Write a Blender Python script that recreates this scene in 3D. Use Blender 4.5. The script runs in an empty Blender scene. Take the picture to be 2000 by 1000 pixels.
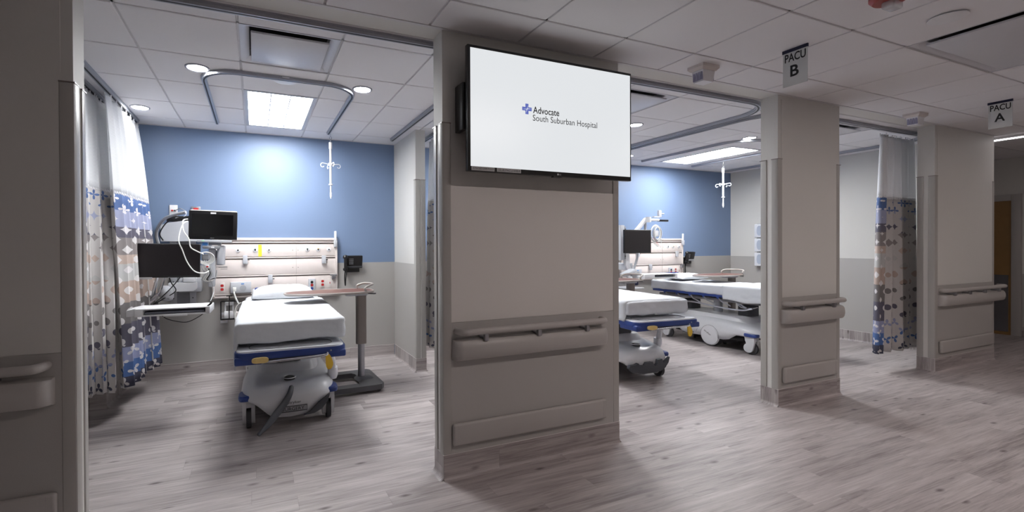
import bpy, bmesh, math, random
from mathutils import Vector, Matrix, noise
random.seed(7)
PI = math.pi
C = bpy.context.scene.collection
sc = bpy.context.scene

# ------------------------------------------------------------------ camera
YAW, PITCH, ROLL, CH = 0.3967, -0.0064, -0.0048, 1.4329
fw = Vector((math.sin(YAW)*math.cos(PITCH), math.cos(YAW)*math.cos(PITCH), math.sin(PITCH)))
r0 = Vector((math.cos(YAW), -math.sin(YAW), 0)); u0 = r0.cross(fw)
rr = r0*math.cos(ROLL) + u0*math.sin(ROLL); uu = -r0*math.sin(ROLL) + u0*math.cos(ROLL)
cd = bpy.data.cameras.new('camera'); cam = bpy.data.objects.new('camera', cd); C.objects.link(cam)
cam.matrix_world = Matrix(((rr.x, uu.x, -fw.x, 0), (rr.y, uu.y, -fw.y, 0), (rr.z, uu.z, -fw.z, CH), (0, 0, 0, 1)))
cd.sensor_width = 36; cd.lens = 890.57*36/2000
cd.shift_x = (1000-871.27)/2000; cd.shift_y = -(500-484.95)/2000
cd.clip_start = .05
sc.camera = cam
# ------------------------------------------------------------------ world, exposure, light levels
w = bpy.data.worlds.new('world'); sc.world = w; w.use_nodes = True
w.node_tree.nodes['Background'].inputs[0].default_value = (.9, .92, 1, 1)
w.node_tree.nodes['Background'].inputs[1].default_value = 0.02
sc.view_settings.view_transform = 'Standard'; sc.view_settings.look = 'None'
sc.view_settings.exposure = 0.64; sc.view_settings.gamma = 1
E_BAY = 22.0       # bay troffers
E_DOWN = 45.0     # bay downlights
E_COR = 26.0       # corridor troffers
E_TV = 0.63

# ------------------------------------------------------------------ materials
def lin(c):
    return tuple(((v/255)/12.92 if v/255 <= .04045 else ((v/255+.055)/1.055)**2.4) for v in c)
class N:
    def __init__(s, mat): s.t = mat.node_tree; s.n = s.t.nodes; s.l = s.t.links
    def add(s, typ, **k):
        x = s.n.new(typ)
        for a, b in k.items(): setattr(x, a, b)
        return x
    def put(s, sock, v):
        if isinstance(v, bpy.types.NodeSocket): s.l.new(v, sock)
        elif v is not None: sock.default_value = v
    def m(s, op, a=None, b=None, c=None):
        x = s.add('ShaderNodeMath', operation=op)
        s.put(x.inputs[0], a)
        if b is not None: s.put(x.inputs[1], b)
        if c is not None: s.put(x.inputs[2], c)
        return x.outputs[0]
    def mix(s, f, a, b):
        x = s.add('ShaderNodeMix', data_type='RGBA')
        s.put(x.inputs[0], f); s.put(x.inputs[6], a); s.put(x.inputs[7], b)
        return x.outputs[2]
MATS = {}
def pm(name, col, rough=.5, metal=0, var=.03, scale=30, bump=0, emit=0, coat=0, alpha=1, trans=0, spec=None):
    if name in MATS: return MATS[name]
    m = bpy.data.materials.new(name); m.use_nodes = True; g = N(m)
    b = g.n['Principled BSDF']
    c = lin(col)
    tc = g.add('ShaderNodeTexCoord'); no = g.add('ShaderNodeTexNoise')
    no.inputs['Scale'].default_value = scale; no.inputs['Detail'].default_value = 3
    g.l.new(tc.outputs['Object'], no.inputs['Vector'])
    d = tuple(v*(1-var) for v in c)+(1,); e = tuple(min(1, v*(1+var)) for v in c)+(1,)
    g.l.new(g.mix(no.outputs['Fac'], d, e), b.inputs['Base Color'])
    b.inputs['Roughness'].default_value = rough; b.inputs['Metallic'].default_value = metal
    if spec is not None: b.inputs['Specular IOR Level'].default_value = spec
    if coat: b.inputs['Coat Weight'].default_value = coat
    if alpha < 1: b.inputs['Alpha'].default_value = alpha
    if trans: b.inputs['Transmission Weight'].default_value = trans
    if emit:
        b.inputs['Emission Color'].default_value = c+(1,); b.inputs['Emission Strength'].default_value = emit
    if bump:
        bu = g.add('ShaderNodeBump'); bu.inputs['Strength'].default_value = bump; bu.inputs['Distance'].default_value = .01
        g.l.new(no.outputs['Fac'], bu.inputs['Height']); g.l.new(bu.outputs[0], b.inputs['Normal'])
    MATS[name] = m; return m

WALL = pm('wall_paint', (207, 205, 201), .6, var=.015, scale=60)
WALLP = pm('wall_sheet_lit_tone', (212, 208, 204), .42, var=.02, scale=200, bump=.05)
WAIN = pm('wainscot_grey', (172, 169, 166), .42, var=.02, scale=200, bump=.05)
BLUE = pm('blue_wall_paint', (114, 133, 164), .5, var=.02, scale=80)
GUARD = pm('corner_guard_vinyl', (168, 165, 161), .32, var=.02, scale=100)
RAILM = pm('rail_vinyl', (172, 168, 165), .4, var=.02, scale=150, bump=.05)
TILE = pm('acoustic_tile', (226, 224, 226), .85, var=.025, scale=250, bump=.08)
TEE = pm('ceiling_tee', (205, 202, 204), .6)
VOID = pm('dark_void', (28, 26, 26), .9)
WHITE = pm('white_plastic', (225, 225, 228), .4)
OFFW = pm('off_white_plastic', (216, 208, 204), .4)
LGREY = pm('light_grey_plastic', (188, 190, 196), .38)
MGREY = pm('mid_grey_plastic', (140, 141, 146), .45)
DGREY = pm('dark_grey_plastic', (62, 63, 68), .45)
TGREY = pm('table_base_grey', (84, 84, 88), .4)
BLACK = pm('black_plastic', (18, 17, 19), .35)
BSCR = pm('black_screen', (8, 8, 10), .18)
CHROME = pm('chrome', (205, 205, 210), .18, 1)
STEEL = pm('brushed_steel', (165, 165, 170), .35, 1)
ALU = pm('track_aluminium', (168, 170, 178), .35, .7)
SLOT = pm('track_slot', (35, 35, 40), .6)
SHEET = pm('white_cotton', (206, 209, 214), .8, var=.015, scale=15, bump=.3)
PILLOW = pm('pillow_cotton', (208, 210, 214), .85, var=.015, scale=12, bump=.3)
MATT = pm('mattress_cover', (200, 203, 209), .75, var=.015, scale=15, bump=.15)
BBLUE = pm('bed_blue', (38, 62, 128), .35)
HOOD = pm('bed_hood_grey', (206, 207, 211), .3, coat=.2)
PEDAL = pm('pedal_grey', (70, 72, 78), .5)
YEL = pm('yellow_tag', (226, 186, 60), .45)
PALEY = pm('pale_yellow_handle', (222, 196, 130), .45)
RUBBER = pm('rubber', (60, 60, 64), .7)
WOODL = pm('table_laminate', (106, 72, 64), .4, var=.12, scale=18)
TAUPE = pm('table_edge_taupe', (162, 155, 150), .35)
POST = pm('table_post_taupe', (128, 119, 114), .4)
RED = pm('red_receptacle', (176, 32, 30), .4)
SIGNW = pm('sign_panel', (202, 204, 204), .4, emit=0)
SIGNK = pm('sign_ink', (15, 15, 18), .5)
SIGNB = pm('sign_blue_bar', (14, 18, 52), .4)
LENSV = pm('dome_lens', (150, 148, 172), .35)
REDC = pm('strobe_red', (150, 48, 36), .4)
CLEAR = pm('clear_plastic', (225, 228, 232), .1, alpha=.45)
DOORW = pm('door_oak', (140, 108, 66), .5, var=.12, scale=9)
CABW = pm('white_cable', (220, 219, 216), .45)
CABK = pm('black_cable', (20, 20, 22), .5)
CABG = pm('grey_cable', (165, 166, 170), .45)
SKYB = pm('sky_blue_label', (70, 130, 200), .5)
NAVY = pm('navy_fabric', (30, 34, 70), .8)
TVW = pm('tv_picture', (0, 0, 0), .3)
_b = TVW.node_tree.nodes['Principled BSDF']
_b.inputs['Emission Color'].default_value = lin((227, 230, 233))+(1,); _b.inputs['Emission Strength'].default_value = E_TV
TVINK = pm('tv_ink', (12, 12, 14), .6)
TVBLU = pm('tv_logo_blue', (30, 34, 90), .6)
_b = TVBLU.node_tree.nodes['Principled BSDF']
_b.inputs['Emission Color'].default_value = lin((98, 112, 190))+(1,); _b.inputs['Emission Strength'].default_value = .57
GREEN = pm('green_led', (60, 200, 90), .4, emit=1.0)

def emat(name, col, st):
    m = bpy.data.materials.new(name); m.use_nodes = True; g = N(m); b = g.n['Principled BSDF']
    b.inputs['Base Color'].default_value = (.8, .8, .8, 1)
    b.inputs['Emission Color'].default_value = lin(col)+(1,); b.inputs['Emission Strength'].default_value = st
    return m
L_BAY = emat('troffer_lens', (251, 252, 252), E_BAY)
L_CEN = emat('troffer_center_lens', (251, 252, 252), E_BAY*1.6)
L_DOWN = emat('downlight_lens', (252, 252, 252), E_DOWN)
L_COR = emat('corridor_lens', (255, 241, 236), E_COR)
L_STRIP = emat('strip_lens', (255, 250, 252), 6)

def wood_floor():
    m = bpy.data.materials.new('grey_wood_plank_vinyl'); m.use_nodes = True; g = N(m); b = g.n['Principled BSDF']
    uv = g.add('ShaderNodeUVMap').outputs[0]
    sp = g.add('ShaderNodeSeparateXYZ'); g.l.new(uv, sp.inputs[0]); u, v = sp.outputs[0], sp.outputs[1]
    PW, PL = .152, 1.22
    vr = g.m('DIVIDE', v, PW); row = g.m('FLOOR', vr); fv = g.m('FRACT', vr)
    wn = g.add('ShaderNodeTexWhiteNoise', noise_dimensions='1D'); g.l.new(row, wn.inputs['W'])
    ur = g.m('ADD', g.m('DIVIDE', u, PL), wn.outputs[0]); col = g.m('FLOOR', ur); fu = g.m('FRACT', ur)
    cb = g.add('ShaderNodeCombineXYZ'); g.l.new(row, cb.inputs[0]); g.l.new(col, cb.inputs[1])
    w2 = g.add('ShaderNodeTexWhiteNoise', noise_dimensions='3D'); g.l.new(cb.outputs[0], w2.inputs['Vector'])
    pr = w2.outputs['Value']
    # grain coordinates, warped and offset per plank
    def coords(su, sv, off):
        c = g.add('ShaderNodeCombineXYZ')
        g.l.new(g.m('MULTIPLY', u, su), c.inputs[0]); g.l.new(g.m('MULTIPLY', v, sv), c.inputs[1])
        g.l.new(g.m('MULTIPLY', pr, off), c.inputs[2]); return c.outputs[0]
    def nz(vec, scale, det, dist=0, ro=.6):
        n = g.add('ShaderNodeTexNoise'); g.l.new(vec, n.inputs['Vector']); n.inputs['Scale'].default_value = scale
        n.inputs['Detail'].default_value = det; n.inputs['Distortion'].default_value = dist; n.inputs['Roughness'].default_value = ro
        return n.outputs['Fac']
    g1 = nz(coords(.9, 14, 37), 2.0, 5, .8)
    g2 = nz(coords(1.6, 55, 91), 2.2, 6, .5, .75)
    g3 = nz(coords(.5, 3, 13), 1.5, 2, 1.0)
    f = g.m('ADD', g.m('MULTIPLY', g1, .5), g.m('MULTIPLY', g2, .5))
    f = g.m('ADD', f, g.m('MULTIPLY', g.m('SUBTRACT', g3, .5), .35))
    f = g.m('ADD', f, g.m('MULTIPLY', g.m('SUBTRACT', pr, .5), .10))
    cr = g.add('ShaderNodeValToRGB'); g.l.new(f, cr.inputs[0])
    e = cr.color_ramp.elements
    e[0].position = .28; e[0].color = lin((106, 98, 97))+(1,)
    e[1].position = .72; e[1].color = lin((198, 191, 190))+(1,)
    x = e.new(.47); x.color = lin((162, 154, 153))+(1,)
    # dark streaks and knots
    st = nz(coords(1.6, 30, 51), 2.2, 3, 1.2)
    st = g.m('SMOOTH_MIN', g.m('MAXIMUM', g.m('MULTIPLY', g.m('SUBTRACT', st, .62), 6), 0), 1, .1)
    vo = g.add('ShaderNodeTexVoronoi'); g.l.new(coords(3.2, 8.0, 7), vo.inputs['Vector']); vo.inputs['Scale'].default_value = 1.0
    kn = g.m('MAXIMUM', g.m('SUBTRACT', 1, g.m('MULTIPLY', vo.outputs['Distance'], 6.5)), 0)
    vo2 = g.add('ShaderNodeTexVoronoi'); g.l.new(coords(1.3, 5.0, 17), vo2.inputs['Vector']); vo2.inputs['Scale'].default_value = 1.0
    kn2 = g.m('MAXIMUM', g.m('SUBTRACT', 1, g.m('MULTIPLY', vo2.outputs['Distance'], 5)), 0)
    dark = g.m('MINIMUM', g.m('ADD', g.m('ADD', g.m('MULTIPLY', st, .45), g.m('MULTIPLY', kn, 1.1)), g.m('MULTIPLY', g.m('MULTIPLY', kn2, g2), .5)), .85)
    c = g.mix(dark, cr.outputs[0], lin((84, 74, 74))+(1,))
    # plank seams
    s1 = g.m('LESS_THAN', fv, .012); s2 = g.m('LESS_THAN', fu, .0016)
    c = g.mix(g.m('MULTIPLY', g.m('MAXIMUM', s1, s2), .35), c, lin((90, 82, 82))+(1,))
    g.l.new(c, b.inputs['Base Color'])
    b.inputs['Roughness'].default_value = .42; b.inputs['Specular IOR Level'].default_value = .4
    bu = g.add('ShaderNodeBump'); bu.inputs['Strength'].default_value = .12; bu.inputs['Distance'].default_value = .003
    g.l.new(f, bu.inputs['Height']); g.l.new(bu.outputs[0], b.inputs['Normal'])
    return m
FLOOR = wood_floor()

BANDS = [(0, (76, 101, 148)), (.085, (150, 155, 182)), (.17, (92, 90, 104)), (.225, (132, 126, 126)), (.315, (178, 160, 150)),
         (.36, (176, 176, 176)), (.45, (170, 152, 142)), (.56, (112, 108, 108)), (.67, (86, 84, 98)), (.79, (140, 146, 178)),
         (.87, (74, 104, 156)), (.945, (66, 68, 86))]
def curtain_mat(front):
    m = bpy.data.materials.new('curtain_print_front' if front else 'curtain_print_back'); m.use_nodes = True; g = N(m); b = g.n['Principled BSDF']
    uv = g.add('ShaderNodeUVMap').outputs[0]
    sp = g.add('ShaderNodeSeparateXYZ'); g.l.new(uv, sp.inputs[0]); u, t = sp.outputs[0], sp.outputs[1]
    H = 1.67; CU, CV = .145, .088
    v = g.m('MULTIPLY', t, H); vr = g.m('DIVIDE', v, CV); row = g.m('FLOOR', vr)
    odd = g.m('MULTIPLY', g.m('MODULO', row, 2), .5)
    ur = g.m('ADD', g.m('DIVIDE', u, CU), odd)
    cx = g.m('MULTIPLY', g.m('SUBTRACT', g.m('FRACT', ur), .5), CU); cy = g.m('MULTIPLY', g.m('SUBTRACT', g.m('FRACT', vr), .5), CV)
    wn = g.add('ShaderNodeTexWhiteNoise', noise_dimensions='2D'); cbx = g.add('ShaderNodeCombineXYZ'); g.l.new(row, cbx.inputs[0]); g.l.new(g.m('MODULO', g.m('FLOOR', ur), 3), cbx.inputs[1]); g.l.new(cbx.outputs[0], wn.inputs['Vector'])
    R = g.m('ADD', .022, g.m('MULTIPLY', wn.outputs[0], .016))
    ax, ay = g.m('ABSOLUTE', cx), g.m('ABSOLUTE', cy)
    mr = g.add('ShaderNodeMapRange'); g.l.new(t, mr.inputs[0])
    for i, q in enumerate((.16, .68, .5, 2.0)): mr.inputs[i+1].default_value = q
    p = mr.outputs[0]
    d = g.m('POWER', g.m('ADD', g.m('POWER', ax, p), g.m('POWER', ay, p)), g.m('DIVIDE', 1, p))
    m1 = g.m('LESS_THAN', d, g.m('MULTIPLY', R, g.m('SUBTRACT', 1.6, g.m('MULTIPLY', p, .38))))
    th = g.m('ARCTAN2', cy, cx); r = g.m('SQRT', g.m('ADD', g.m('MULTIPLY', cx, cx), g.m('MULTIPLY', cy, cy)))
    q4 = g.m('LESS_THAN', r, g.m('MULTIPLY', .043, g.m('POWER', g.m('ABSOLUTE', g.m('COSINE', g.m('MULTIPLY', th, 2))), 1.5)))
    q3 = g.m('LESS_THAN', r, g.m('MULTIPLY', .043, g.m('POWER', g.m('ABSOLUTE', g.m('COSINE', g.m('ADD', g.m('MULTIPLY', th, 1.5), row))), 1.6)))
    top = g.m('LESS_THAN', t, .1); bot = g.m('GREATER_THAN', t, .78)
    def sel(f, a, b_): return g.m('ADD', g.m('MULTIPLY', f, b_), g.m('MULTIPLY', g.m('SUBTRACT', 1, f), a))
    mask = sel(bot, sel(top, m1, q4), q3)
    cr = g.add('ShaderNodeValToRGB'); cr.color_ramp.interpolation = 'CONSTANT'; g.l.new(t, cr.inputs[0])
    e = cr.color_ramp.elements
    e[0].position = 0; e[0].color = lin(BANDS[0][1])+(1,); e[1].position = BANDS[1][0]; e[1].color = lin(BANDS[1][1])+(1,)
    for q, c in BANDS[2:]: x = e.new(q); x.color = lin(c)+(1,)
    pale = lin((208, 205, 206))+(1,)
    c = g.mix(mask, cr.outputs[0], pale) if front else g.mix(mask, lin((188, 185, 184))+(1,), cr.outputs[0])
    g.l.new(c, b.inputs['Base Color']); b.inputs['Roughness'].default_value = .8
    return m
CF, CB = curtain_mat(True), curtain_mat(False)
def net_mat():
    m = bpy.data.materials.new('curtain_net'); m.use_nodes = True; g = N(m); b = g.n['Principled BSDF']
    uv = g.add('ShaderNodeUVMap').outputs[0]
    sp = g.add('ShaderNodeSeparateXYZ'); g.l.new(uv, sp.inputs[0]); u, t = sp.outputs[0], sp.outputs[1]
    zz = g.m('MULTIPLY', g.m('PINGPONG', u, .014), .55)
    a = g.m('SINE', g.m('MULTIPLY', g.m('ADD', g.m('MULTIPLY', t, .8), zz), 2*PI/.012))
    c = g.m('SINE', g.m('MULTIPLY', u, 2*PI/.014))
    f = g.m('ADD', .72, g.m('MULTIPLY', a, g.m('ADD', .12, g.m('MULTIPLY', c, .06))))
    b.inputs['Base Color'].default_value = lin((238, 240, 244))+(1,); b.inputs['Roughness'].default_value = .9
    g.l.new(f, b.inputs['Alpha'])
    return m
NET = net_mat()
HEM = pm('curtain_hem', (205, 204, 208), .8)

# ------------------------------------------------------------------ mesh builder
class B:
    def __init__(s): s.bm = bmesh.new(); s.uvl = None
    def box(s, x0, x1, y0, y1, z0, z1, bev=0, seg=2):
        g = bmesh.ops.create_cube(s.bm, size=1)
        vs = g['verts']
        for v in vs:
            v.co = Vector((x0+(v.co.x+.5)*(x1-x0), y0+(v.co.y+.5)*(y1-y0), z0+(v.co.z+.5)*(z1-z0)))
        if bev:
            bev = min(bev, .49*min(abs(x1-x0), abs(y1-y0), abs(z1-z0)))
            es = list({e for v in vs for e in v.link_edges})
            bmesh.ops.bevel(s.bm, geom=es, offset=bev, segments=seg, profile=.5, affect='EDGES')
        return s
    def obox(s, c, sx, sy, sz, rot=None, bev=0, seg=2):
        n0 = len(s.bm.verts); s.bm.verts.ensure_lookup_table()
        old = set(s.bm.verts)
        s.box(-sx/2, sx/2, -sy/2, sy/2, -sz/2, sz/2, bev, seg)
        M = Matrix.Translation(Vector(c)) @ (rot if rot else Matrix.Identity(4))
        for v in s.bm.verts:
            if v not in old: v.co = M @ v.co
        return s
    def loft(s, rings, cap=True, closed=True):
        R = [[s.bm.verts.new(p) for p in r] for r in rings]
        n = len(R[0])
        for a, b in zip(R, R[1:]):
            for i in range(n if closed else n-1):
                j = (i+1) % n
                try: s.bm.faces.new((a[i], a[j], b[j], b[i]))
                except ValueError: pass
        if cap and closed:
            s.bm.faces.new(R[0][::-1]); s.bm.faces.new(R[-1])
        return R
    def tube(s, pts, r, seg=8, closed=False, cap=True):
        pts = [Vector(p) for p in pts]; n = len(pts); rings = []
        t = [(pts[min(i+1, n-1)]-pts[max(i-1, 0)]).normalized() if not closed else (pts[(i+1) % n]-pts[i-1]).normalized() for i in range(n)]
        up = Vector((0, 0, 1)) if abs(t[0].z) < .9 else Vector((1, 0, 0))
        nrm = (up - t[0]*up.dot(t[0])).normalized()
        for i in range(n):
            nrm = (nrm - t[i]*nrm.dot(t[i])).normalized(); bn = t[i].cross(nrm)
            q = r[i] if isinstance(r, (list, tuple)) else r
            rings.append([pts[i] + (nrm*math.cos(a)+bn*math.sin(a))*q for a in [2*PI*k/seg for k in range(seg)]])
        if closed: rings.append(rings[0]); s.loft(rings, cap=False)
        else: s.loft(rings, cap=cap)
        return s
    def cyl(s, p0, p1, r, seg=20, r2=None):
        return s.tube([p0, p1], [r, r if r2 is None else r2], seg)
    def disc_lathe(s, c, prof, seg=28, axis='z'):
        # prof: (radius, height) pairs
        rings = []
        for rad, h in prof:
            ring = []
            for k in range(seg):
                a = 2*PI*k/seg; x, y = rad*math.cos(a), rad*math.sin(a)
                p = {'z': (x, y, h), 'y': (x, h, y), 'x': (h, x, y)}[axis]
                ring.append(Vector(c)+Vector(p))
            rings.append(ring)
        s.loft(rings); return s
    def prism(s, poly, a0, a1, axis='z', bev=0, seg=2):
        # poly 2D in the plane normal to axis: z->(x,y) y->(x,z) x->(y,z)
        def P(p, h): return {'z': (p[0], p[1], h), 'y': (p[0], h, p[1]), 'x': (h, p[0], p[1])}[axis]
        old = set(s.bm.verts)
        s.loft([[P(p, a0) for p in poly], [P(p, a1) for p in poly]])
        if bev:
            nv = [v for v in s.bm.verts if v not in old]
            es = {e for v in nv for e in v.link_edges if all(x in nv for x in e.verts)}
            es = [e for e in es if len(e.link_faces) == 2 and e.calc_face_angle(0) > .6]
            bmesh.ops.bevel(s.bm, geom=es, offset=bev, segments=seg, profile=.5, affect='EDGES')
        return s
    def obj(s, name, mat, parent=None, smooth=35, fix=True, uvworld=False, loc=None, solid=0):
        me = bpy.data.meshes.new(name)
        if fix: bmesh.ops.recalc_face_normals(s.bm, faces=s.bm.faces)
        s.bm.to_mesh(me); s.bm.free()
        for mm in (mat if isinstance(mat, (list, tuple)) else [mat]): me.materials.append(mm)
        me.shade_smooth()
        me.set_sharp_from_angle(angle=math.radians(smooth))
        if uvworld:
            uv = me.uv_layers.new(name='UVMap')
            for p in me.polygons:
                nx, ny, nz = [abs(q) for q in p.normal]
                for li in p.loop_indices:
                    c = me.vertices[me.loops[li].vertex_index].co
                    if nz > .5: q = (c.x, c.y)
                    elif ny > nx: q = (c.x, c.z+c.y+.05)
                    else: q = (c.z+c.x+.31, c.y+.02)
                    uv.data[li].uv = q
        o = bpy.data.objects.new(name, me); C.objects.link(o)
        if parent: o.parent = parent
        if loc: o.location = loc
        if solid:
            md = o.modifiers.new('solid', 'SOLIDIFY'); md.thickness = solid; md.offset = 0
            if isinstance(mat, (list, tuple)) and len(mat) > 1: md.material_offset = 1
        return o
def tag(o, label=None, cat=None, group=None, kind=None):
    if label: o['label'] = label
    if cat: o['category'] = cat
    if group: o['group'] = group
    if kind: o['kind'] = kind
    return o
def thing(name, label, cat, loc=(0, 0, 0), rz=0, group=None):
    o = bpy.data.objects.new(name, None); C.objects.link(o); o.empty_display_size = .1
    o.location = loc; o.rotation_euler = (0, 0, rz)
    return tag(o, label, cat, group)
def struct(o): o['kind'] = 'structure'; return o
def dup(root, loc, rz=0, label=None, group=None):
    def cp(o, par):
        c = o.copy(); C.objects.link(c); c.parent = par
        for ch in list(o.children): cp(ch, c)
        return c
    r = cp(root, None); r.location = loc; r.rotation_euler = (0, 0, rz)
    if label: r['label'] = label
    if group: r['group'] = group
    return r
def text(s, name, mat, parent, origin, xdir, ydir, width=None, height=None, size=1, ext=.0006, bold=0, spacing=1):
    cu = bpy.data.curves.new('t', 'FONT'); cu.body = s; cu.size = size; cu.extrude = 0; cu.offset = bold*size; cu.resolution_u = 3
    cu.space_character = spacing
    o = bpy.data.objects.new('t', cu); C.objects.link(o)
    dg = bpy.context.evaluated_depsgraph_get(); me = bpy.data.meshes.new_from_object(o.evaluated_get(dg))
    bpy.data.objects.remove(o)
    xs = [v.co.x for v in me.vertices]; ys = [v.co.y for v in me.vertices]
    x0, x1, y0, y1 = min(xs), max(xs), min(ys), max(ys)
    sx = width/(x1-x0) if width else 1; sy = height/(y1-y0) if height else sx
    X, Y = Vector(xdir).normalized(), Vector(ydir).normalized(); Z = X.cross(Y); O = Vector(origin)
    for v in me.vertices: v.co = O + X*((v.co.x-x0)*sx) + Y*((v.co.y-y0)*sy) + Z*ext
    me.materials.clear(); me.materials.append(mat); me.name = name
    ob = bpy.data.objects.new(name, me); C.objects.link(ob); ob.parent = parent
    return ob
def bez(ps, n=12):
    # Catmull-Rom through points
    ps = [Vector(p) for p in ps]; out = []
    for i in range(len(ps)-1):
        a, b, c, d = ps[max(i-1, 0)], ps[i], ps[i+1], ps[min(i+2, len(ps)-1)]
        for k in range(n):
            t = k/n
            out.append(.5*((2*b)+(c-a)*t+(2*a-5*b+4*c-d)*t*t+(3*b-a-3*c+d)*t**3))
    out.append(ps[-1]); return out
def RX(a): return Matrix.Rotation(a, 4, 'X')
def RY(a): return Matrix.Rotation(a, 4, 'Y')
def RZ(a): return Matrix.Rotation(a, 4, 'Z')

# ------------------------------------------------------------------ setting
H = 2.743; YF, YK, YB = 2.562, 2.707, 5.736     # front face, its rear face, back wall
XL, XR, YN = -3.6, 10.8, -2.4
b = B(); b.box(XL, XR, YN, YB, -.1, 0); struct(b.obj('floor', FLOOR, uvworld=True))

# ceilings: lay-in tiles with open joints over recessed tees
T = .6096
def lines(off, lo, hi):
    k = math.ceil((lo-off)/T); out = [lo]
    while off+k*T < hi-1e-4:
        if off+k*T > lo+.02: out.append(off+k*T)
        k += 1
    return out+[hi]
bt, be = B(), B()
def tiles(x0, x1, y0, y1, ox, oy, holes):
    for a, c in zip(lines(ox, x0, x1), lines(ox, x0, x1)[1:]):
        for d, e in zip(lines(oy, y0, y1), lines(oy, y0, y1)[1:]):
            mx, my = (a+c)/2, (d+e)/2
            if any(h[0] < mx < h[1] and h[2] < my < h[3] for h in holes): continue
            bt.box(a+.0065, c-.0065, d+.0065, e-.0065, H-.002, H+.02, .003, 1)
    for a in lines(ox, x0, x1)[1:-1]:
        for d, e in zip(lines(oy, y0, y1), lines(oy, y0, y1)[1:]):
            my = (d+e)/2
            if any(h[0]+.05 < a < h[1]-.05 and h[2] < my < h[3] for h in holes): continue
            be.box(a-.012, a+.012, d, e, H+.006, H+.012)
    for d in lines(oy, y0, y1)[1:-1]:
        for a, c in zip(lines(ox, x0, x1), lines(ox, x0, x1)[1:]):
            mx = (a+c)/2
            if any(h[0] < mx < h[1] and h[2]+.05 < d < h[3]-.05 for h in holes): continue
            be.box(a, c, d-.012, d+.012, H+.006, H+.012)
G1X, G3X, GY = .523, 3.49, 2.943
HOLES1 = [(G1X-T, G1X, GY, GY+T), (G1X-T, G1X, GY+2*T, GY+4*T)]
HOLES3 = [(G3X-T, G3X, GY, GY+T), (G3X-T, G3X, GY+2*T, GY+4*T), (G3X+4*T, G3X+5*T, GY, GY+T), (G3X+4*T, G3X+5*T, GY+2*T, GY+4*T)]
GCX, GCY = 1.575, 2.235
COR = [(GCX+j*T*1.0, GCX+(j+2)*T, GCY-4*T, GCY-3*T) for j in (0, 5, 10)]
COR = [(a, c, .406-.15, .406+.15) for a, c, _, _ in COR]
CDIF = (GCX+4*T, GCX+6*T, GCY-2*T, GCY-T)
tiles(XL, 1.73, YK, YB, G1X, GY, HOLES1)
tiles(1.73, 8.1, YK, YB, G3X, GY, HOLES3)
tiles(XL, 8.35, YN, YF, GCX, GCY, [CDIF]+[(c[0], c[1], GCY-4*T, GCY-3*T) for c in COR])
tiles(8.354, XR, YN, YB, 8.9, GCY, [])
cl = bt.obj('ceiling', TILE)
struct(cl)
o = be.obj('ceiling', TEE); struct(o)
b = B(); b.box(XL, 8.354, YF, YK, H-.003, H+.03); struct(b.obj('ceiling', WALL))        # painted band over the pillars
b = B()
b.box(8.345, 8.36, YN, YK, H-.004, H+.03)
b.box(XL, XR, YN, YN+.02, H-.006, H+.01); b.box(XL, 8.354, YF-.022, YF, H-.006, H+.01); b.box(XL, 8.1, YK, YK+.02, H-.006, H+.01); b.box(XL, 8.1, YB-.02, YB, H-.006, H+.01)
struct(b.obj('trim_1', TEE))
b = B(); b.box(XL, XR, YN, YB, H+.22, H+.26); struct(b.obj('ceiling', VOID))      # deck above the tiles
# shallow tile ends above lights handled by the fixtures themselves

def wall(name, x0, x1, y0, y1, mat=WALL, z0=0, z1=H+.02):
    q = B(); q.box(x0, x1, y0, y1, z0, z1); return struct(q.obj(name, mat))
wall('wall_back', XL, XR, YB, YB+.12, BLUE)
wall('wall_left', XL-.12, XL, YN, YB)
wall('wall_near', XL, XR, YN-.12, YN)
wall('wall_end', XR, XR+.12, YN, YB)
wall('wall_right', 8.1, 8.354, YK, YB)
wall('wall_front_left', XL, -.755, YF, YK)
wall('wall_front_middle', 1.053, 2.424, YF, YK)
wall('wall_front_right', 4.226, 5.138, YF, YK)
wall('wall_front_far', 6.93, 8.354, YF, YK)
wall('wall_partition_left', -1.34, -1.225, 4.88, YB)
wall('wall_partition_middle', 1.675, 1.79, 4.88, YB)
# wainscot sheets (3 mm) and wall sheets, one painted paler where light falls below the display
tn = [2]
def trim(x0, x1, y0, y1, z0, z1, mat, bev=.001):
    q = B(); q.box(x0, x1, y0, y1, z0, z1, bev, 1); o = struct(q.obj('trim_%d' % tn[0], mat)); tn[0] += 1; return o
for x0, x1 in ((XL, -1.34), (-1.225, 1.675), (1.79, 8.1)): trim(x0, x1, YB-.004, YB, .15, 1.222, WAIN)
trim(8.096, 8.1, YK, YB-.004, .15, 1.215, WAIN)
for x in (-1.225, 1.79): trim(x, x+.004, 4.88, YB-.004, .15, 1.222, WAIN)
for x in (-1.344, 1.671): trim(x, x+.004, 4.88, YB-.004, .15, 1.222, WAIN)
for x0, x1 in ((XL, -.755), (1.053, 2.424), (4.226, 5.138), (6.93, 8.354)):
    a, c = x0+.001, x1-.001
    trim(a, c, YF-.004, YF, .15, .958, WAIN)
    trim(x0+.045, x1-.045, YF-.003, YF, .96, 1.798 if x0 == 1.053 else 2.7, WALLP if x0 == 1.053 else WALL)  # display pillar: lit wall painted as a paler tone up to the display's shadow edge
    trim(a, c, YK, YK+.004, .15, 1.222, WAIN)
trim(XR-.004, XR, YN, 3.07, .14, .955, WAIN)
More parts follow.
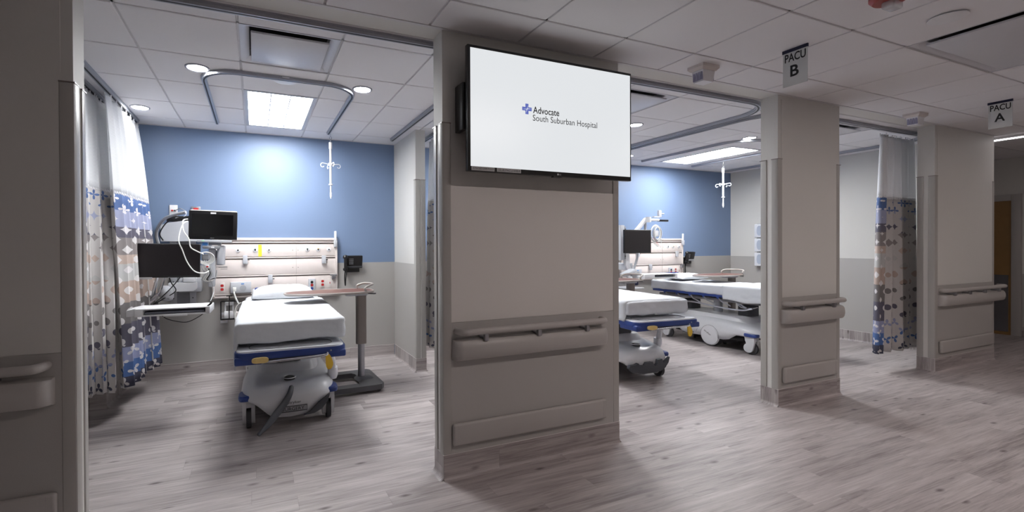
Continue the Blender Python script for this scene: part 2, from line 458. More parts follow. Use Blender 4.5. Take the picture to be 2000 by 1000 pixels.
# baseboards: 6 in wood-look cove base
bn = [1]
def baseb(x0, x1, y0, y1, cove=None):
    """box base with a small coved foot on the sides named in cove"""
    q = B(); q.box(x0, x1, y0, y1, 0, .152, .002, 1)
    if cove:
        R = .028
        for sd in cove:
            pr = [(0, 0), (R, 0)]+[(R-R*math.sin(a), R-R*math.cos(a)) for a in [PI/2*k/5 for k in range(1, 6)]]
            if sd == 'n': q.prism([(y0-p[0], p[1]) for p in pr], x0, x1, 'x')
            if sd == 'w': q.prism([(x0-p[0], p[1]) for p in pr], y0, y1, 'y')
            if sd == 'e': q.prism([(x1+p[0], p[1]) for p in pr], y0, y1, 'y')
    c_ = B(); c_.box(x0-.001, x1+.001, y0-.001, y1+.001, .1515, .155, .001, 1); struct(c_.obj('trim_%d' % tn[0], pm('base_cap', (206, 202, 200), .4))); tn[0] += 1
    o = struct(q.obj('baseboard_%d' % bn[0], FLOOR, uvworld=True, fix=True)); bn[0] += 1
for x0, x1 in ((XL+.01, -.755), (1.053, 2.424), (4.226, 5.138), (6.93, 8.354)):
    baseb(x0-.004, x1+.004, YF-.006, YK+.004, 'nwe')
for x0, x1 in ((XL+.01, -1.35), (-1.215, 1.665), (1.80, 8.09)): baseb(x0, x1, YB-.008, YB-.0005, 'n')
baseb(8.092, 8.0995, YK+.01, YB-.01, 'w')
for x in (-1.34, 1.675): baseb(x-.006, x+.121, 4.874, YB-.01, 'nwe')
baseb(XR-.008, XR-.0005, YN+.01, 3.07, 'w')
# door in the end wall
b = B(); b.box(XR-.03, XR-.002, 3.12, 4.05, 0, 2.08); d = struct(b.obj('door_1', DOORW))
b = B(); b.box(XR-.036, XR-.03, 3.15, 4.03, .05, .93); b.obj('kick_plate', STEEL, d)
b = B(); b.cyl((XR-.09, 3.95, 1.0), (XR-.03, 3.95, 1.0), .012, 10).cyl((XR-.085, 3.95, 1.0), (XR-.085, 3.84, 1.0), .011, 10); b.obj('door_handle', STEEL, d)
b = B()
b.box(XR-.05, XR, 3.02, 3.12, 0, 2.18, .004).box(XR-.05, XR, 4.05, 4.15, 0, 2.18, .004).box(XR-.05, XR, 3.12, 4.05, 2.08, 2.18, .004)
struct(b.obj('trim_%d' % tn[0], RAILM)); tn[0] += 1

# ------------------------------------------------------------------ corner guards
def guard(cx, cy, sx, sy, label, z0=.153, z1=2.175):
    """L profile around a vertical corner; sx, sy point from the corner into the wall faces"""
    W, t = .052, .006
    def P(u, v): return (cx+sx*u, cy+sy*v)
    r = .01
    outer = [(W, -t), (W, -t+.0001)]
    poly = [P(W, -.0005), P(W, -t*.6), P(W-.003, -t), P(r, -t), P(-t*.3, -t*.3-.0), P(-t, r), P(-t, W-.003), P(-t*.6, W), P(-.0005, W), P(-.0005, -.0005)]
    q = B(); q.prism(poly, z0, z1)
    cap = B(); 
    poly2 = [P(W+.001, 0), P(W+.001, -t-.002), P(0, -t-.002), P(-t-.002, -t-.002), P(-t-.002, 0), P(-t-.002, W+.001), P(-.0005, W+.001), P(-.0005, -.0005)]
    cap.prism(poly2, z1, z1+.006)
    o = q.obj('corner_guard', GUARD); tag(o, label, 'corner guard', 'vinyl corner guards')
    cap.obj('end_cap', pm('guard_cap', (120, 110, 106), .4), o)
guard(-.755, YF, -1, 1, 'grey vinyl corner guard at far left, on the front edge of the nearest wall')
guard(-.755, YK, -1, -1, 'narrow rear guard at far left, beside the near patterned curtain')
guard(1.053, YF, 1, 1, 'front left corner guard of the pillar carrying the display')
guard(1.053, YK, 1, -1, 'rear left corner guard of the pillar carrying the display')
guard(2.424, YF, -1, 1, 'front right corner guard of the pillar carrying the display')
guard(2.424, YK, -1, -1, 'rear right corner guard of the display pillar, facing the second bay')
guard(4.226, YF, 1, 1, 'front left corner guard of the middle narrow pillar')
guard(4.226, YK, 1, -1, 'rear left corner guard of the middle narrow pillar')
guard(5.138, YF, -1, 1, 'front right corner guard of the middle narrow pillar')
guard(5.138, YK, -1, -1, 'rear right corner guard of the middle narrow pillar')
guard(6.93, YF, 1, 1, 'front left corner guard of the farthest pillar')
guard(6.93, YK, 1, -1, 'rear left corner guard of the farthest pillar, beside the right curtain')
guard(8.354, YF, -1, 1, 'right corner guard of the farthest pillar, near the wooden door')
guard(1.675, 4.88, 1, 1, 'left corner guard on the end of the short white partition')
guard(1.79, 4.88, -1, 1, 'right corner guard on the end of the short white partition')

# ------------------------------------------------------------------ handrails and crash rails
def handrail(x0, x1, label, nb):
    t = thing('handrail', label, 'handrail', ((x0+x1)/2, YF-.004, .0), 0, 'handrails on the corridor walls')
    L = (x1-x0)/2
    # round grip rail with returns to the wall
    pts = [(-L+.03, 0.002, .907)]+[(-L+.03+.045*(1-math.cos(a)), -.075*math.sin(a), .907) for a in [PI/2*k/6 for k in range(1, 7)]]
    pts += [(-p[0], p[1], p[2]) for p in pts[::-1]]
    q = B(); old = set()
    q.tube(pts, .021, 14); q.obj('rail', RAILM, t)
    # bowed bumper
    sec = [(0, .727), (-.03, .728), (-.052, .736), (-.064, .755), (-.069, .785), (-.068, .81), (-.062, .835), (-.05, .85), (-.03, .855), (0, .856)]
    xs = [(-L, .0), (-L+.004, .45), (-L+.014, .72), (-L+.03, .9), (-L+.05, 1)]
    xs = xs+[(-a, s) for a, s in xs[::-1]]
    q = B(); q.loft([[Vector((x, y*s*1.1, .79+(z-.79)*(.93+.07*s))) for y, z in sec] for x, s in xs]); q.obj('bumper', RAILM, t)
    for k in range(nb):
        x = -L+.2+(2*L-.4)*k/max(1, nb-1)
        q = B(); q.box(x-.014, x+.014, -.078, -.052, .845, .892, .004); q.box(x-.016, x+.016, -.06, 0, .858, .872, .003); q.obj('bracket', STEEL, t)
    return t
handrail(-2.9, -.83, 'grey handrail at the left frame edge on the nearest wall', 5)
handrail(1.108, 2.285, 'long grey handrail on the wide pillar under the display', 3)
handrail(4.17, 5.16, 'short grey handrail on the middle narrow pillar', 2) if False else None
handrail(4.255, 5.12, 'short grey handrail on the middle narrow pillar', 2)
handrail(6.99, 8.47, 'grey handrail on the farthest pillar beside the wooden door', 4)
def crash(x0, x1, label):
    q = B()
    q.box(x0, x1, YF-.034, YF-.0045, .205, .342, .014, 3)
    for x in (x0+.035, x1-.035): q.box(x-.001, x+.001, YF-.0348, YF-.03, .215, .332)
    tag(q.obj('crash_rail', RAILM), label, 'crash rail', 'low crash rails')
crash(-2.9, -.822, 'low crash rail at the lower left frame corner')
crash(1.105, 2.29, 'low crash rail along the foot of the wide display pillar')
crash(4.268, 5.055, 'low crash rail along the foot of the middle narrow pillar')
crash(7.0, 8.28, 'low crash rail along the foot of the farthest pillar')

# ------------------------------------------------------------------ wall display
t = thing('wall_display', 'large flat display with black frame on the wide pillar showing a hospital name', 'television', (1.763, 2.395, 2.235))
tx, tz = .62, .368
b = B(); b.box(-tx, tx, 0, .034, -tz, tz, .004); b.box(-.5, .5, .03, .062, -.33, .2, .012); b.obj('housing', BLACK, t)
b = B(); b.box(-tx+.018, tx-.012, -.0015, .002, -tz+.028, tz-.018); b.obj('screen', TVW, t)
b = B(); b.box(-.32, -.12, .06, .166, -.2, .22, .004).box(-.635, -.60, .04, .15, -.12, .16, .006).box(-.62, .35, .06, .09, -.02, .06, .003).box(.12, .32, .06, .166, -.2, .22, .004); b.obj('wall_bracket', BLACK, t)
def P(px, pz): return (px, -.0016, pz)
# picture lettering: measured on the panel
b = B(); cx, cz = -.222, -.005+.02
for k, (w_, h_) in enumerate(((.018, .05), (.05, .018))):
    pass
cxp = -.218; czp = .033
b.prism([(cxp+x, czp+z) for x, z in [(-.011, .032), (.011, .032), (.011, .011), (.034, .011), (.034, -.011), (.011, -.011), (.011, -.032), (-.011, -.032), (-.011, -.011), (-.034, -.011), (-.034, .011), (-.011, .011)]], -.0026, -.001, 'y')
b.obj('logo_cross', TVBLU, t)
b = B(); b.prism([(cxp-.002, czp), (cxp, czp+.002), (cxp+.009, czp+.022), (cxp+.003, czp+.003), (cxp+.03, czp+.002), (cxp+.003, czp-.001), (cxp-.007, czp-.024), (cxp-.002, czp-.003), (cxp-.028, czp-.003)], -.0034, -.0026, 'y'); b.obj('logo_sparkle', TVW, t)
text('Advocate', 'lettering', TVINK, t, (-.174, 0, .012), (1, 0, 0), (0, 0, 1), .195, .042, ext=.0026, bold=.012)
text('South Suburban Hospital', 'lettering', TVINK, t, (-.176, 0, -.047), (1, 0, 0), (0, 0, 1), .50, .05, ext=.0026)
for x0, x1, s_ in ((-.597, -.445, '67SOJD28R9333'), (-.428, -.262, 'SSUB.PACU.WB.8')):
    b = B(); b.box(x0, x1, -.0018, .001, -.364, -.341); o = b.obj('asset_label', pm('grey_label', (176, 176, 178), .5), t)
    text(s_, 'lettering', TVINK, o, (x0+.008, 0, -.359), (1, 0, 0), (0, 0, 1), x1-x0-.016, .013, ext=.0024)
b = B(); b.disc_lathe((.012, -.0005, -.356), [(.0001, -.0012), (.006, -.0012), (.006, .001)], 16, 'y'); b.obj('maker_logo', WHITE, t)
text('LG', 'lettering', WHITE, t, (.021, 0, -.3605), (1, 0, 0), (0, 0, 1), .014, .009, ext=.0012)
b = B(); b.box(-.02, .045, .0, .03, -tz-.006, -tz+.002, .002); b.obj('sensor_bar', BLACK, t)

# ------------------------------------------------------------------ ceiling fixtures
def troffer(x0, x1, y0, y1, label, lens=L_BAY, cen=L_CEN, group='recessed ceiling troffers over the bays'):
    t = thing('recessed_troffer', label, 'ceiling light', ((x0+x1)/2, (y0+y1)/2, H), 0, group)
    a, c = (x1-x0)/2-.008, (y1-y0)/2-.008
    q = B()
    for s in (-1, 1):
        q.box(min(s*a, s*(a-.03)), max(s*a, s*(a-.03)), -c, c, -.003, .05)
        q.box(-a+.03, a-.03, min(s*c, s*(c-.03)), max(s*c, s*(c-.03)), -.003, .05)
    q.box(-a, a, -c, c, .06, .075)
    q.obj('housing', LGREY, t)
    # two coved reflectors with a central basket
    q = B(); 
    for s in (-1, 1):
        xs = [(s*(.085), .022), (s*.14, .035), (s*.2, .035), (s*(a-.03), .012)]
        for (xa, za), (xb, zb) in zip(xs, xs[1:]):
            f = [q.bm.verts.new(p) for p in ((xa, -c+.03, za), (xb, -c+.03, zb), (xb, c-.03, zb), (xa, c-.03, za))]
            q.bm.faces.new(f)
    q.obj('lens', lens, t, solid=.002)
    q = B(); q.box(-.075, .075, -c+.03, c-.03, .006, .02, .004); q.obj('centre_lens', cen, t)
    q = B()
    for s in (-1, 1): q.box(s*.08-.005, s*.08+.005, -c+.03, c-.03, .0, .024)
    q.obj('divider', LGREY, t)
    return t
troffer(*HOLES1[1], 'bright troffer light in the left bay ceiling, inside the curved track')
troffer(*HOLES3[1], 'troffer light over the second bay, hidden behind the display pillar')
troffer(*HOLES3[3], 'bright troffer light in the ceiling over the rearmost bed, right of the display')
for i, (a, c, d, e) in enumerate(COR):
    t = thing('corridor_troffer', 'narrow corridor ceiling light, number %s along the corridor behind the viewer' % ('one', 'two', 'three', 'four')[i], 'ceiling light', ((a+c)/2, (d+e)/2, H), 0, 'corridor ceiling lights')
    q = B(); q.box(-(c-a)/2+.01, (c-a)/2-.01, -.15, .15, .004, .03); q.obj('lens', L_COR, t)
    q = B(); 
    for s in (-1, 1): q.box(-(c-a)/2, (c-a)/2, min(s*.15, s*.3), max(s*.15, s*.3), .0, .02)
    q.obj('frame', WHITE, t)
def downlight(x, y, label, group='round downlights'):
    t = thing('downlight', label, 'ceiling light', (x, y, H-.003), 0, group)
    q = B(); q.disc_lathe((0, 0, 0), [(.082, .001), (.082, -.004), (.070, -.007), (.066, -.002), (.066, .001)], 32)
    q.obj('trim_ring', pm('downlight_ring', (150, 152, 165), .4), t)
    q = B(); q.disc_lathe((0, 0, 0), [(.0005, -.0025), (.065, -.0025), (.065, .0005), (.0005, .0005)], 32); q.obj('lens', L_DOWN, t)
downlight(-.38, 3.78, 'round downlight left of the curved track in the left bay')
downlight(.835, 3.79, 'round downlight right of the curved track in the left bay')
downlight(-.985, 5.05, 'round downlight beside the left curtain near the blue wall')
downlight(3.84, 3.80, 'round downlight just right of the display, front of the second bay')
downlight(5.63, 3.745, 'round downlight above the rearmost bed, left of the narrow pillar')
downlight(5.085, 5.17, 'small round downlight touching the right edge of the display')
def plate(x, y, label):
    q = B(); q.disc_lathe((x, y, H-.004), [(.0005, -.012), (.07, -.012), (.085, -.009), (.085, -.004), (.07, .001), (.0005, .001)], 32)
    tag(q.obj('ceiling_cover_plate', WHITE), label, 'cover plate')
plate(.228, 3.80, 'round white ceiling cover plate before the left bay troffer')
plate(3.70, 1.315, 'round white cover plate on the corridor ceiling at upper right')
def diffuser(x0, x1, y0, y1, label):
    t = thing('air_diffuser', label, 'air vent', ((x0+x1)/2, (y0+y1)/2, H), 0, 'square panel air diffusers')
    a, c = (x1-x0)/2-.006, (y1-y0)/2-.006
    q = B()
    # flared frame from the ceiling plane up to the throat
    def rect(u, v, z, r=.0): return [Vector(p) for p in ((-u, -v, z), (u, -v, z), (u, v, z), (-u, v, z))]
    q.loft([rect(a, c, .0), rect(a, c, .003), rect(a-.02, c-.02, .004), rect(a-.055, c-.055, .03), rect(a-.06, c-.06, .075), rect(a-.062, c-.062, .075)], cap=False)
    q.obj('frame', pm('diffuser_white', (205, 205, 210), .35), t)
    q = B(); q.box(-a+.055, a-.055, -c+.055, c-.055, .07, .08); q.obj('throat', VOID, t)
    q = B(); q.box(-a+.065, a-.065, -c+.065, c-.065, -.012, .002, .004); q.obj('panel', pm('diffuser_white', (205, 205, 210), .35), t)
diffuser(*HOLES1[0], 'square air diffuser in the left bay ceiling')
diffuser(*HOLES3[0], 'square air diffuser in the second bay, cut by the display edge')
diffuser(*HOLES3[2], 'air diffuser between the narrow pillar and the right curtain')
diffuser(*CDIF, 'long air diffuser in the corridor ceiling at the upper right edge')
# curtain and IV tracks
def track(path, label, name='curtain_track', z=H-.004, w=.024, h=.032, grp='curved curtain tracks'):
    t = thing(name, label, 'ceiling track', (path[0][0], path[0][1], z), 0, grp)
    ox, oy = path[0]
    pts = [Vector((x-ox, y-oy, 0)) for x, y in path]; n = len(pts)
    def sweep(sec, mat, nm):
        rings = []
        for i in range(n):
            d = (pts[min(i+1, n-1)]-pts[max(i-1, 0)]).normalized(); s = Vector((-d.y, d.x, 0))
            rings.append([pts[i]+s*u+Vector((0, 0, v)) for u, v in sec])
        q = B(); q.loft(rings); q.obj(nm, mat, t)
    sweep([(-w, 0), (-w, -h*.35), (-w*.75, -h*.4), (-w*.75, -h), (w*.75, -h), (w*.75, -h*.4), (w, -h*.35), (w, 0)], ALU, 'channel')
    sweep([(-w*.3, -h-.0008), (-w*.3, -h+.004), (w*.3, -h+.004), (w*.3, -h-.0008)], SLOT, 'slot')
    return t
def arc(cx, cy, r, a0, a1, n=10): return [(cx+r*math.cos(math.radians(a0+(a1-a0)*k/n)), cy+r*math.sin(math.radians(a0+(a1-a0)*k/n))) for k in range(n+1)]
track([(-1.11, 5.55)]+arc(-.71, 3.15, .4, 180, 270)+arc(1.15, 3.15, .4, 270, 360)+[(1.55, 5.4)], 'curtain track crossing the front of the left bay and returning along both sides')
track([(-1.23, 5.55), (-1.23, 3.0)], 'short straight curtain track at far left, carrying the nearest curtain')
track([(1.93, 5.6)]+arc(2.33, 3.16, .4, 180, 270)+arc(4.16, 3.16, .4, 270, 360)+[(4.56, 5.6)], 'curtain track curving round beside the narrow pillar over the second bay')
track([(4.68, 5.6)]+arc(5.08, 3.235, .4, 180, 270)+arc(7.3, 3.235, .4, 270, 360)+[(7.7, 5.6)], 'curtain track of the rightmost bay, carrying the right curtain')
track([(-.357, 5.34)]+arc(-.107, 3.99, .25, 180, 270)+arc(.535, 3.99, .25, 270, 360)+[(.785, 5.37)], 'U shaped drip hanger track round the left troffer', 'drip_hanger_track', h=.026, w=.02, grp='drip hanger tracks')
track([(5.56, 5.37)]+arc(5.91, 4.09, .35, 180, 270)+arc(6.46, 3.99, .25, 270, 360)+[(6.71, 5.42)], 'U shaped drip hanger track round the rightmost troffer', 'drip_hanger_track', h=.026, w=.02, grp='drip hanger tracks')
def drip(x, y, label, z0, z1):
    t = thing('drip_hanger', label, 'drip hanger', (x, y, z1), 0, 'hanging drip poles')
    L = z1-z0
    q = B(); q.tube([(.012*math.cos(a), 0, -.05+.016*math.sin(a)) for a in [2*PI*k/14 for k in range(14)]], .003, 6, closed=True)
    q.tube([(0, .012*math.cos(a), -.082+.018*math.sin(a)) for a in [2*PI*k/14 for k in range(14)]], .003, 6, closed=True); q.cyl((0, 0, 0), (0, 0, -.036), .004, 8)
    q.obj('hook_link', STEEL, t)
    q = B(); q.cyl((0, 0, -.1), (0, 0, -.17), .018, 14).cyl((0, 0, -.17), (0, 0, -.18), .018, 14, .012); q.obj('top_sleeve', WHITE, t)
    q = B(); q.cyl((0, 0, -.17), (0, 0, -L+.16), .013, 14).cyl((0, 0, -L+.16), (0, 0, -L+.07), .009, 12); q.obj('pole', pm('pole_white', (205, 208, 214), .3), t)
    q = B(); q.disc_lathe((0, 0, -L+.16), [(.001, -.006), (.024, -.006), (.024, .006), (.001, .006)], 18); q.cyl((0, 0, -L+.07), (0, 0, -L+.02), .012, 12).cyl((0, 0, -L+.02), (0, 0, -L), .007, 12); q.obj('lower_latch', WHITE, t)
    zc = -.35
    q = B(); q.cyl((0, 0, zc-.014), (0, 0, zc+.014), .026, 16); q.obj('hub', WHITE, t)
    for s, ang in ((1, 10), (-1, 10), (1, 100), (-1, 100)):
        d = Vector((math.cos(math.radians(ang))*s, math.sin(math.radians(ang))*s, 0)); z = Vector((0, 0, 1))
        p = [d*.02+z*zc, d*.085+z*(zc+.008)]+[d*(.095+.02*math.sin(a))+z*(zc-.014+.022*math.cos(a)) for a in [.2+k*.5 for k in range(9)]]
        q = B(); q.tube(p, .005, 8); q.obj('hook_arm', pm('pole_white', (205, 208, 214), .3), t)
drip(.80, 5.3, 'white four-armed drip hanger over the left bed, against the blue wall', 1.972, 2.71)
drip(6.71, 4.87, 'white four-armed drip hanger hanging beside the narrow pillar', 2.0, 2.71)
# signs
def sign(x, yc, letter, label):
    t = thing('hanging_sign', label, 'sign', (x, yc, H), 0, 'hanging ward signs')
    W, z0, z1 = .15, -.25, -.012
    q = B(); q.box(-.003, .003, -W/2, W/2, z0, z1, .001, 1); q.obj('panel', SIGNW, t)
    q = B(); q.box(-.006, .006, -W/2-.003, W/2+.003, z1-.012, z1+.01, .001, 1); q.obj('header_bar', SIGNB, t)
    q = B(); q.box(-.002, .002, -W/2+.01, -W/2+.02, z1, 0).box(-.002, .002, W/2-.02, W/2-.01, z1, 0); q.obj('hanger', STEEL, t)
    for s in (-1, 1):
        # text on the face towards -x reads from high y to low y
        text('PACU', 'lettering', SIGNK, t, (s*.003, -s*(-W/2+.012)*-1 if False else (W/2-.013)*(-s), -.088), (0, s, 0), (0, 0, 1), W-.022, .056, ext=.0007, bold=.02)
        lw = .052 if letter == 'B' else .066
        text(letter, 'lettering', SIGNK, t, (s*.003, (lw/2+.002)*(-s), -.19), (0, s, 0), (0, 0, 1), lw, .076, ext=.0007, bold=.022)
sign(3.33, 1.91, 'B', 'white hanging sign reading PACU B')
sign(6.35, 1.91, 'A', 'white hanging sign reading PACU A')
def dome(x, y, label):
    t = thing('dome_light', label, 'call light', (x, y, H), 0, 'boxy call lights under the corridor ceiling')
    def rc(u0, u1, v0, v1, z): return [Vector(p) for p in ((u0, v0, z), (u1, v0, z), (u1, v1, z), (u0, v1, z))]
    q = B(); q.loft([rc(-.085, .085, -.065, .065, 0), rc(-.085, .085, -.065, .065, -.022), rc(-.07, .07, -.05, .05, -.04)]); q.obj('base', OFFW, t)
    q = B(); q.loft([rc(-.062, .062, -.045, .045, -.04), rc(-.05, .05, -.04, .04, -.12)]); q.obj('side_cheek', WHITE, t)
    for s in (-1, 1):
        q = B()
        for k in range(4):
            y0 = -.04+.0205*k
            q.box(min(s*.052, s*.06), max(s*.052, s*.06), y0, y0+.019, -.112, -.046, .002, 1)
        q.obj('lens', LENSV, t)
dome(3.06, 2.375, 'boxy call light on the corridor ceiling right of the display')
dome(6.18, 2.43, 'boxy call light on the corridor ceiling between the two far pillars')
t = thing('fire_strobe', 'red round fire alarm strobe at the top edge right of centre', 'fire alarm', (3.09, 1.315, H))
b = B(); b.disc_lathe((0, 0, 0), [(.001, 0), (.085, 0), (.085, -.02), (.07, -.038), (.001, -.038)], 28); b.obj('base', REDC, t)
b = B(); b.box(-.025, .065, -.03, .03, -.075, -.036, .012, 3); b.obj('strobe_lens', CLEAR, t)
b = B(); b.box(-.0, .04, -.012, .012, -.06, -.038, .003).cyl((.01, -.02, -.05), (.01, .02, -.05), .006, 8); b.obj('reflector', CHROME, t)
t = thing('sprinkler', 'small ceiling sprinkler at the top edge above the left bay', 'sprinkler', (.075, 2.5, H))
b = B(); b.disc_lathe((0, 0, 0), [(.001, 0), (.03, 0), (.03, -.004), (.012, -.01), (.001, -.01)], 18); b.obj('escutcheon', WHITE, t)
b = B(); b.tube(bez([(-.012, 0, -.008), (-.016, 0, -.03), (0, 0, -.045), (.016, 0, -.03), (.012, 0, -.008)], 4), .003, 6).disc_lathe((0, 0, -.047), [(.001, -.001), (.013, -.001), (.013, .001), (.001, .001)], 12); b.obj('head', STEEL, t)
t = thing('linear_light', 'thin bright linear ceiling light behind the farthest pillar', 'ceiling light', (8.55, 2.4, H))
b = B(); b.box(-.035, .035, -1.2, .9, -.03, -.003, .004); b.obj('housing', WHITE, t)
b = B(); b.box(-.028, .028, -1.19, .89, -.038, -.03, .002); b.obj('lens', L_STRIP, t)

# ------------------------------------------------------------------ curtains
def curtain(label, A, Bp, zt, zm, zb, A2, B2, front_left=True, waves=10, amp=.045, bulge=None, seed=0, rings=14, curl=0):
    """A->Bp: plan line under the track (top); A2->B2: plan line at the hem. Cloth hangs in pleats."""
    t = thing('privacy_curtain', label, 'curtain', ((A[0]+Bp[0])/2, (A[1]+Bp[1])/2, 0), 0, 'privacy curtains with mesh tops')
    O = Vector(((A[0]+Bp[0])/2, (A[1]+Bp[1])/2, 0))
    rnd = random.Random(seed); ph = [rnd.uniform(-.6, .6) for _ in range(waves+2)]; am = [rnd.uniform(.65, 1.25) for _ in range(waves+2)]
    NU = waves*14; L = math.hypot(Bp[0]-A[0], Bp[1]-A[1])
    def pos(s, z):
        if curl:
            c0 = .11
            if s < c0:
                p0 = pos_(0, z); p1 = pos_(.06, z); d = Vector(((Bp[0]-A[0]), (Bp[1]-A[1]), 0)).normalized(); n = Vector((-d.y, d.x, 0))*(1 if curl > 0 else -1)
                k = (c0-s)/c0
                a_ = min(1, k/.25); r_ = .02
                q0 = p0+n*r_*(1-math.cos(PI*a_))-d*r_*math.sin(PI*a_)
                return q0+d*(max(0, k-.25)/.75)*abs(curl)*(.75+.25*min(1, (zt-z)))+n*.008*math.sin(k*9)
            return pos_((s-c0)/(1-c0), z)
        return pos_(s, z)
    def pos_(s, z):
        f = (zt-z)/(zt-zb); f = max(0, min(1, f)); g = f**.7
        a = Vector(A)*(1-g)+Vector(A2)*g; c = Vector(Bp)*(1-g)+Vector(B2)*g
        d = (c-a); n = Vector((-d.y, d.x)).normalized()
        k = s*waves; i = int(min(k, waves-1)); fr = k-i; AM = am[i]*(1-fr)+am[i+1]*fr; PH = ph[i]*(1-fr)+ph[i+1]*fr
        am_ = amp*AM*(.35+.65*min(1, f*2.2))
        sw = math.sin(2*PI*k+PH*1.5*f)
        off = am_*sw*(1+.25*math.sin(4*PI*k+PH))+.02*f*math.sin(3.1*s*PI+seed)
        al = .35*am_*math.sin(4*PI*k+PH)
        p = a+d*s+n*off+d.normalized()*al
        return Vector((p.x, p.y, z+(.006*math.sin(2*PI*k+1) if z < zt-.3 else 0)))-O
    # unfolded length
    us = [0]
    for j in range(1, NU+1): us.append(us[-1]+(pos(j/NU, zm)-pos((j-1)/NU, zm)).length)
    def sheet(z1, z0, n, mats, name, vt, par, off=0):
        q = B(); uvl = q.bm.loops.layers.uv.new('UVMap')
        g = [[q.bm.verts.new(pos(j/NU, z1+(z0-z1)*i/n)) for j in range(NU+1)] for i in range(n+1)]
        for i in range(n):
            for j in range(NU):
                fc = q.bm.faces.new((g[i][j], g[i][j+1], g[i+1][j+1], g[i+1][j]))
                for lp, (ii, jj) in zip(fc.loops, ((i, j), (i, j+1), (i+1, j+1), (i+1, j))):
                    lp[uvl].uv = (us[jj], ii/n)
        return q.obj(name, mats, par, smooth=180, fix=False, solid=.0025)
    front = [CF, CB] if front_left else [CB, CF]
    fab = sheet(zm, zb, 24, front, 'fabric', 0, t)
    sheet(zt-.03, zm+.003, 12, NET, 'mesh_top', 0, t)
    sheet(zm+.018, zm-.012, 1, HEM, 'seam', 0, t)
    sheet(zb+.022, zb-.003, 1, HEM, 'hem', 0, t)
    for j in range(rings):
        p = pos((j+.5)/rings, zt-.03)
        q = B(); q.box(p.x-.004, p.x+.004, p.y-.004, p.y+.004, p.z-.002, p.z+.022, .001, 1)
        q.tube([(p.x+.008*math.cos(a), p.y, p.z-.008+.01*math.sin(a)) for a in [2*PI*k/10 for k in range(10)]], .0018, 5, closed=True)
        q.obj('glider_hook', WHITE, t)
    return t
# near-left curtain (its pale lining faces the bay), second left curtain (printed face to the bay)
curtain('left patterned curtain nearest the corridor, mostly showing its pale side', (-1.235, 4.15), (-1.20, 4.90), 2.70, 1.90, .285, (-1.225, 4.28), (-1.03, 4.38), front_left=True, waves=3, amp=.022, seed=3, curl=-.05)
curtain('left patterned curtain with blue and grey bands, hanging nearest the blue wall', (-1.11, 4.45), (-1.11, 5.52), 2.70, 1.885, .26, (-1.00, 4.50), (-.91, 5.40), front_left=False, waves=7, amp=.038, seed=9)
curtain('narrow patterned curtain seen in the gap beside the short partition', (1.93, 4.35), (1.93, 5.1), 2.70, 1.95, .24, (1.92, 4.3), (1.90, 5.1), front_left=False, waves=5, amp=.035, seed=5)
curtain('right patterned curtain between the narrow pillar and the farthest pillar', (6.62, 2.9), (7.35, 2.9), 2.70, 1.955, .19, (6.42, 2.88), (7.35, 2.86), front_left=True, waves=5, amp=.022, seed=12, curl=-.09)

# ------------------------------------------------------------------ cloth helpers
def rbox(x0, x1, y0, y1, z0, z1, r, st=.035, wr=.004, fr=6, seed=0, openb=False, zlow=None):
    """dense rounded box with wrinkles"""
    q = B(); bm = q.bm
    nx, ny, nz = max(4, int((x1-x0)/st)), max(4, int((y1-y0)/st)), max(3, int((z1-z0)/(st*.6)))
    cache = {}
    def V(i, j, k):
        key = (i, j, k)
        if key in cache: return cache[key]
        p = Vector((x0+(x1-x0)*i/nx, y0+(y1-y0)*j/ny, z0+(z1-z0)*k/nz))
        c = Vector((min(max(p.x, x0+r), x1-r), min(max(p.y, y0+r), y1-r), min(max(p.z, z0+min(r, (z1-z0)/2)), z1-min(r, (z1-z0)/2))))
        d = p-c
        if d.length > 1e-6: p = c+d.normalized()*min(r, (z1-z0)/2 if r > (z1-z0)/2 else r)
        n = noise.noise(Vector((p.x*fr+seed, p.y*fr*.7, p.z*fr)))*wr + noise.noise(Vector((p.x*fr*3, p.y*fr*2.2+seed, p.z*fr*3)))*wr*.5
        dd = d.normalized() if d.length > 1e-6 else Vector((0, 0, 1))
        if i in (0, nx) or j in (0, ny):
            sd_ = abs(dd.z)
            n -= (1-sd_)*wr*.9*abs(noise.noise(Vector((p.x*14+seed+p.z*9, p.y*14-p.z*12, p.z*6))))*2
        p = p+dd*n
        if zlow:
            zl = zlow(p); p.z = zl+(p.z-z0)/(z1-z0)*(z1-zl)
        cache[key] = bm.verts.new(p); return cache[key]
    def F(*a):
        try: bm.faces.new([V(*x) for x in a])
        except ValueError: pass
    for i in range(nx):
        for j in range(ny):
            F((i, j, nz), (i+1, j, nz), (i+1, j+1, nz), (i, j+1, nz))
            if not openb: F((i, j, 0), (i, j+1, 0), (i+1, j+1, 0), (i+1, j, 0))
    for i in range(nx):
        for k in range(nz):
            F((i, 0, k), (i+1, 0, k), (i+1, 0, k+1), (i, 0, k+1)); F((i, ny, k), (i, ny, k+1), (i+1, ny, k+1), (i+1, ny, k))
    for j in range(ny):
        for k in range(nz):
            F((0, j, k), (0, j, k+1), (0, j+1, k+1), (0, j+1, k)); F((nx, j, k), (nx, j+1, k), (nx, j+1, k+1), (nx, j, k+1))
    return q

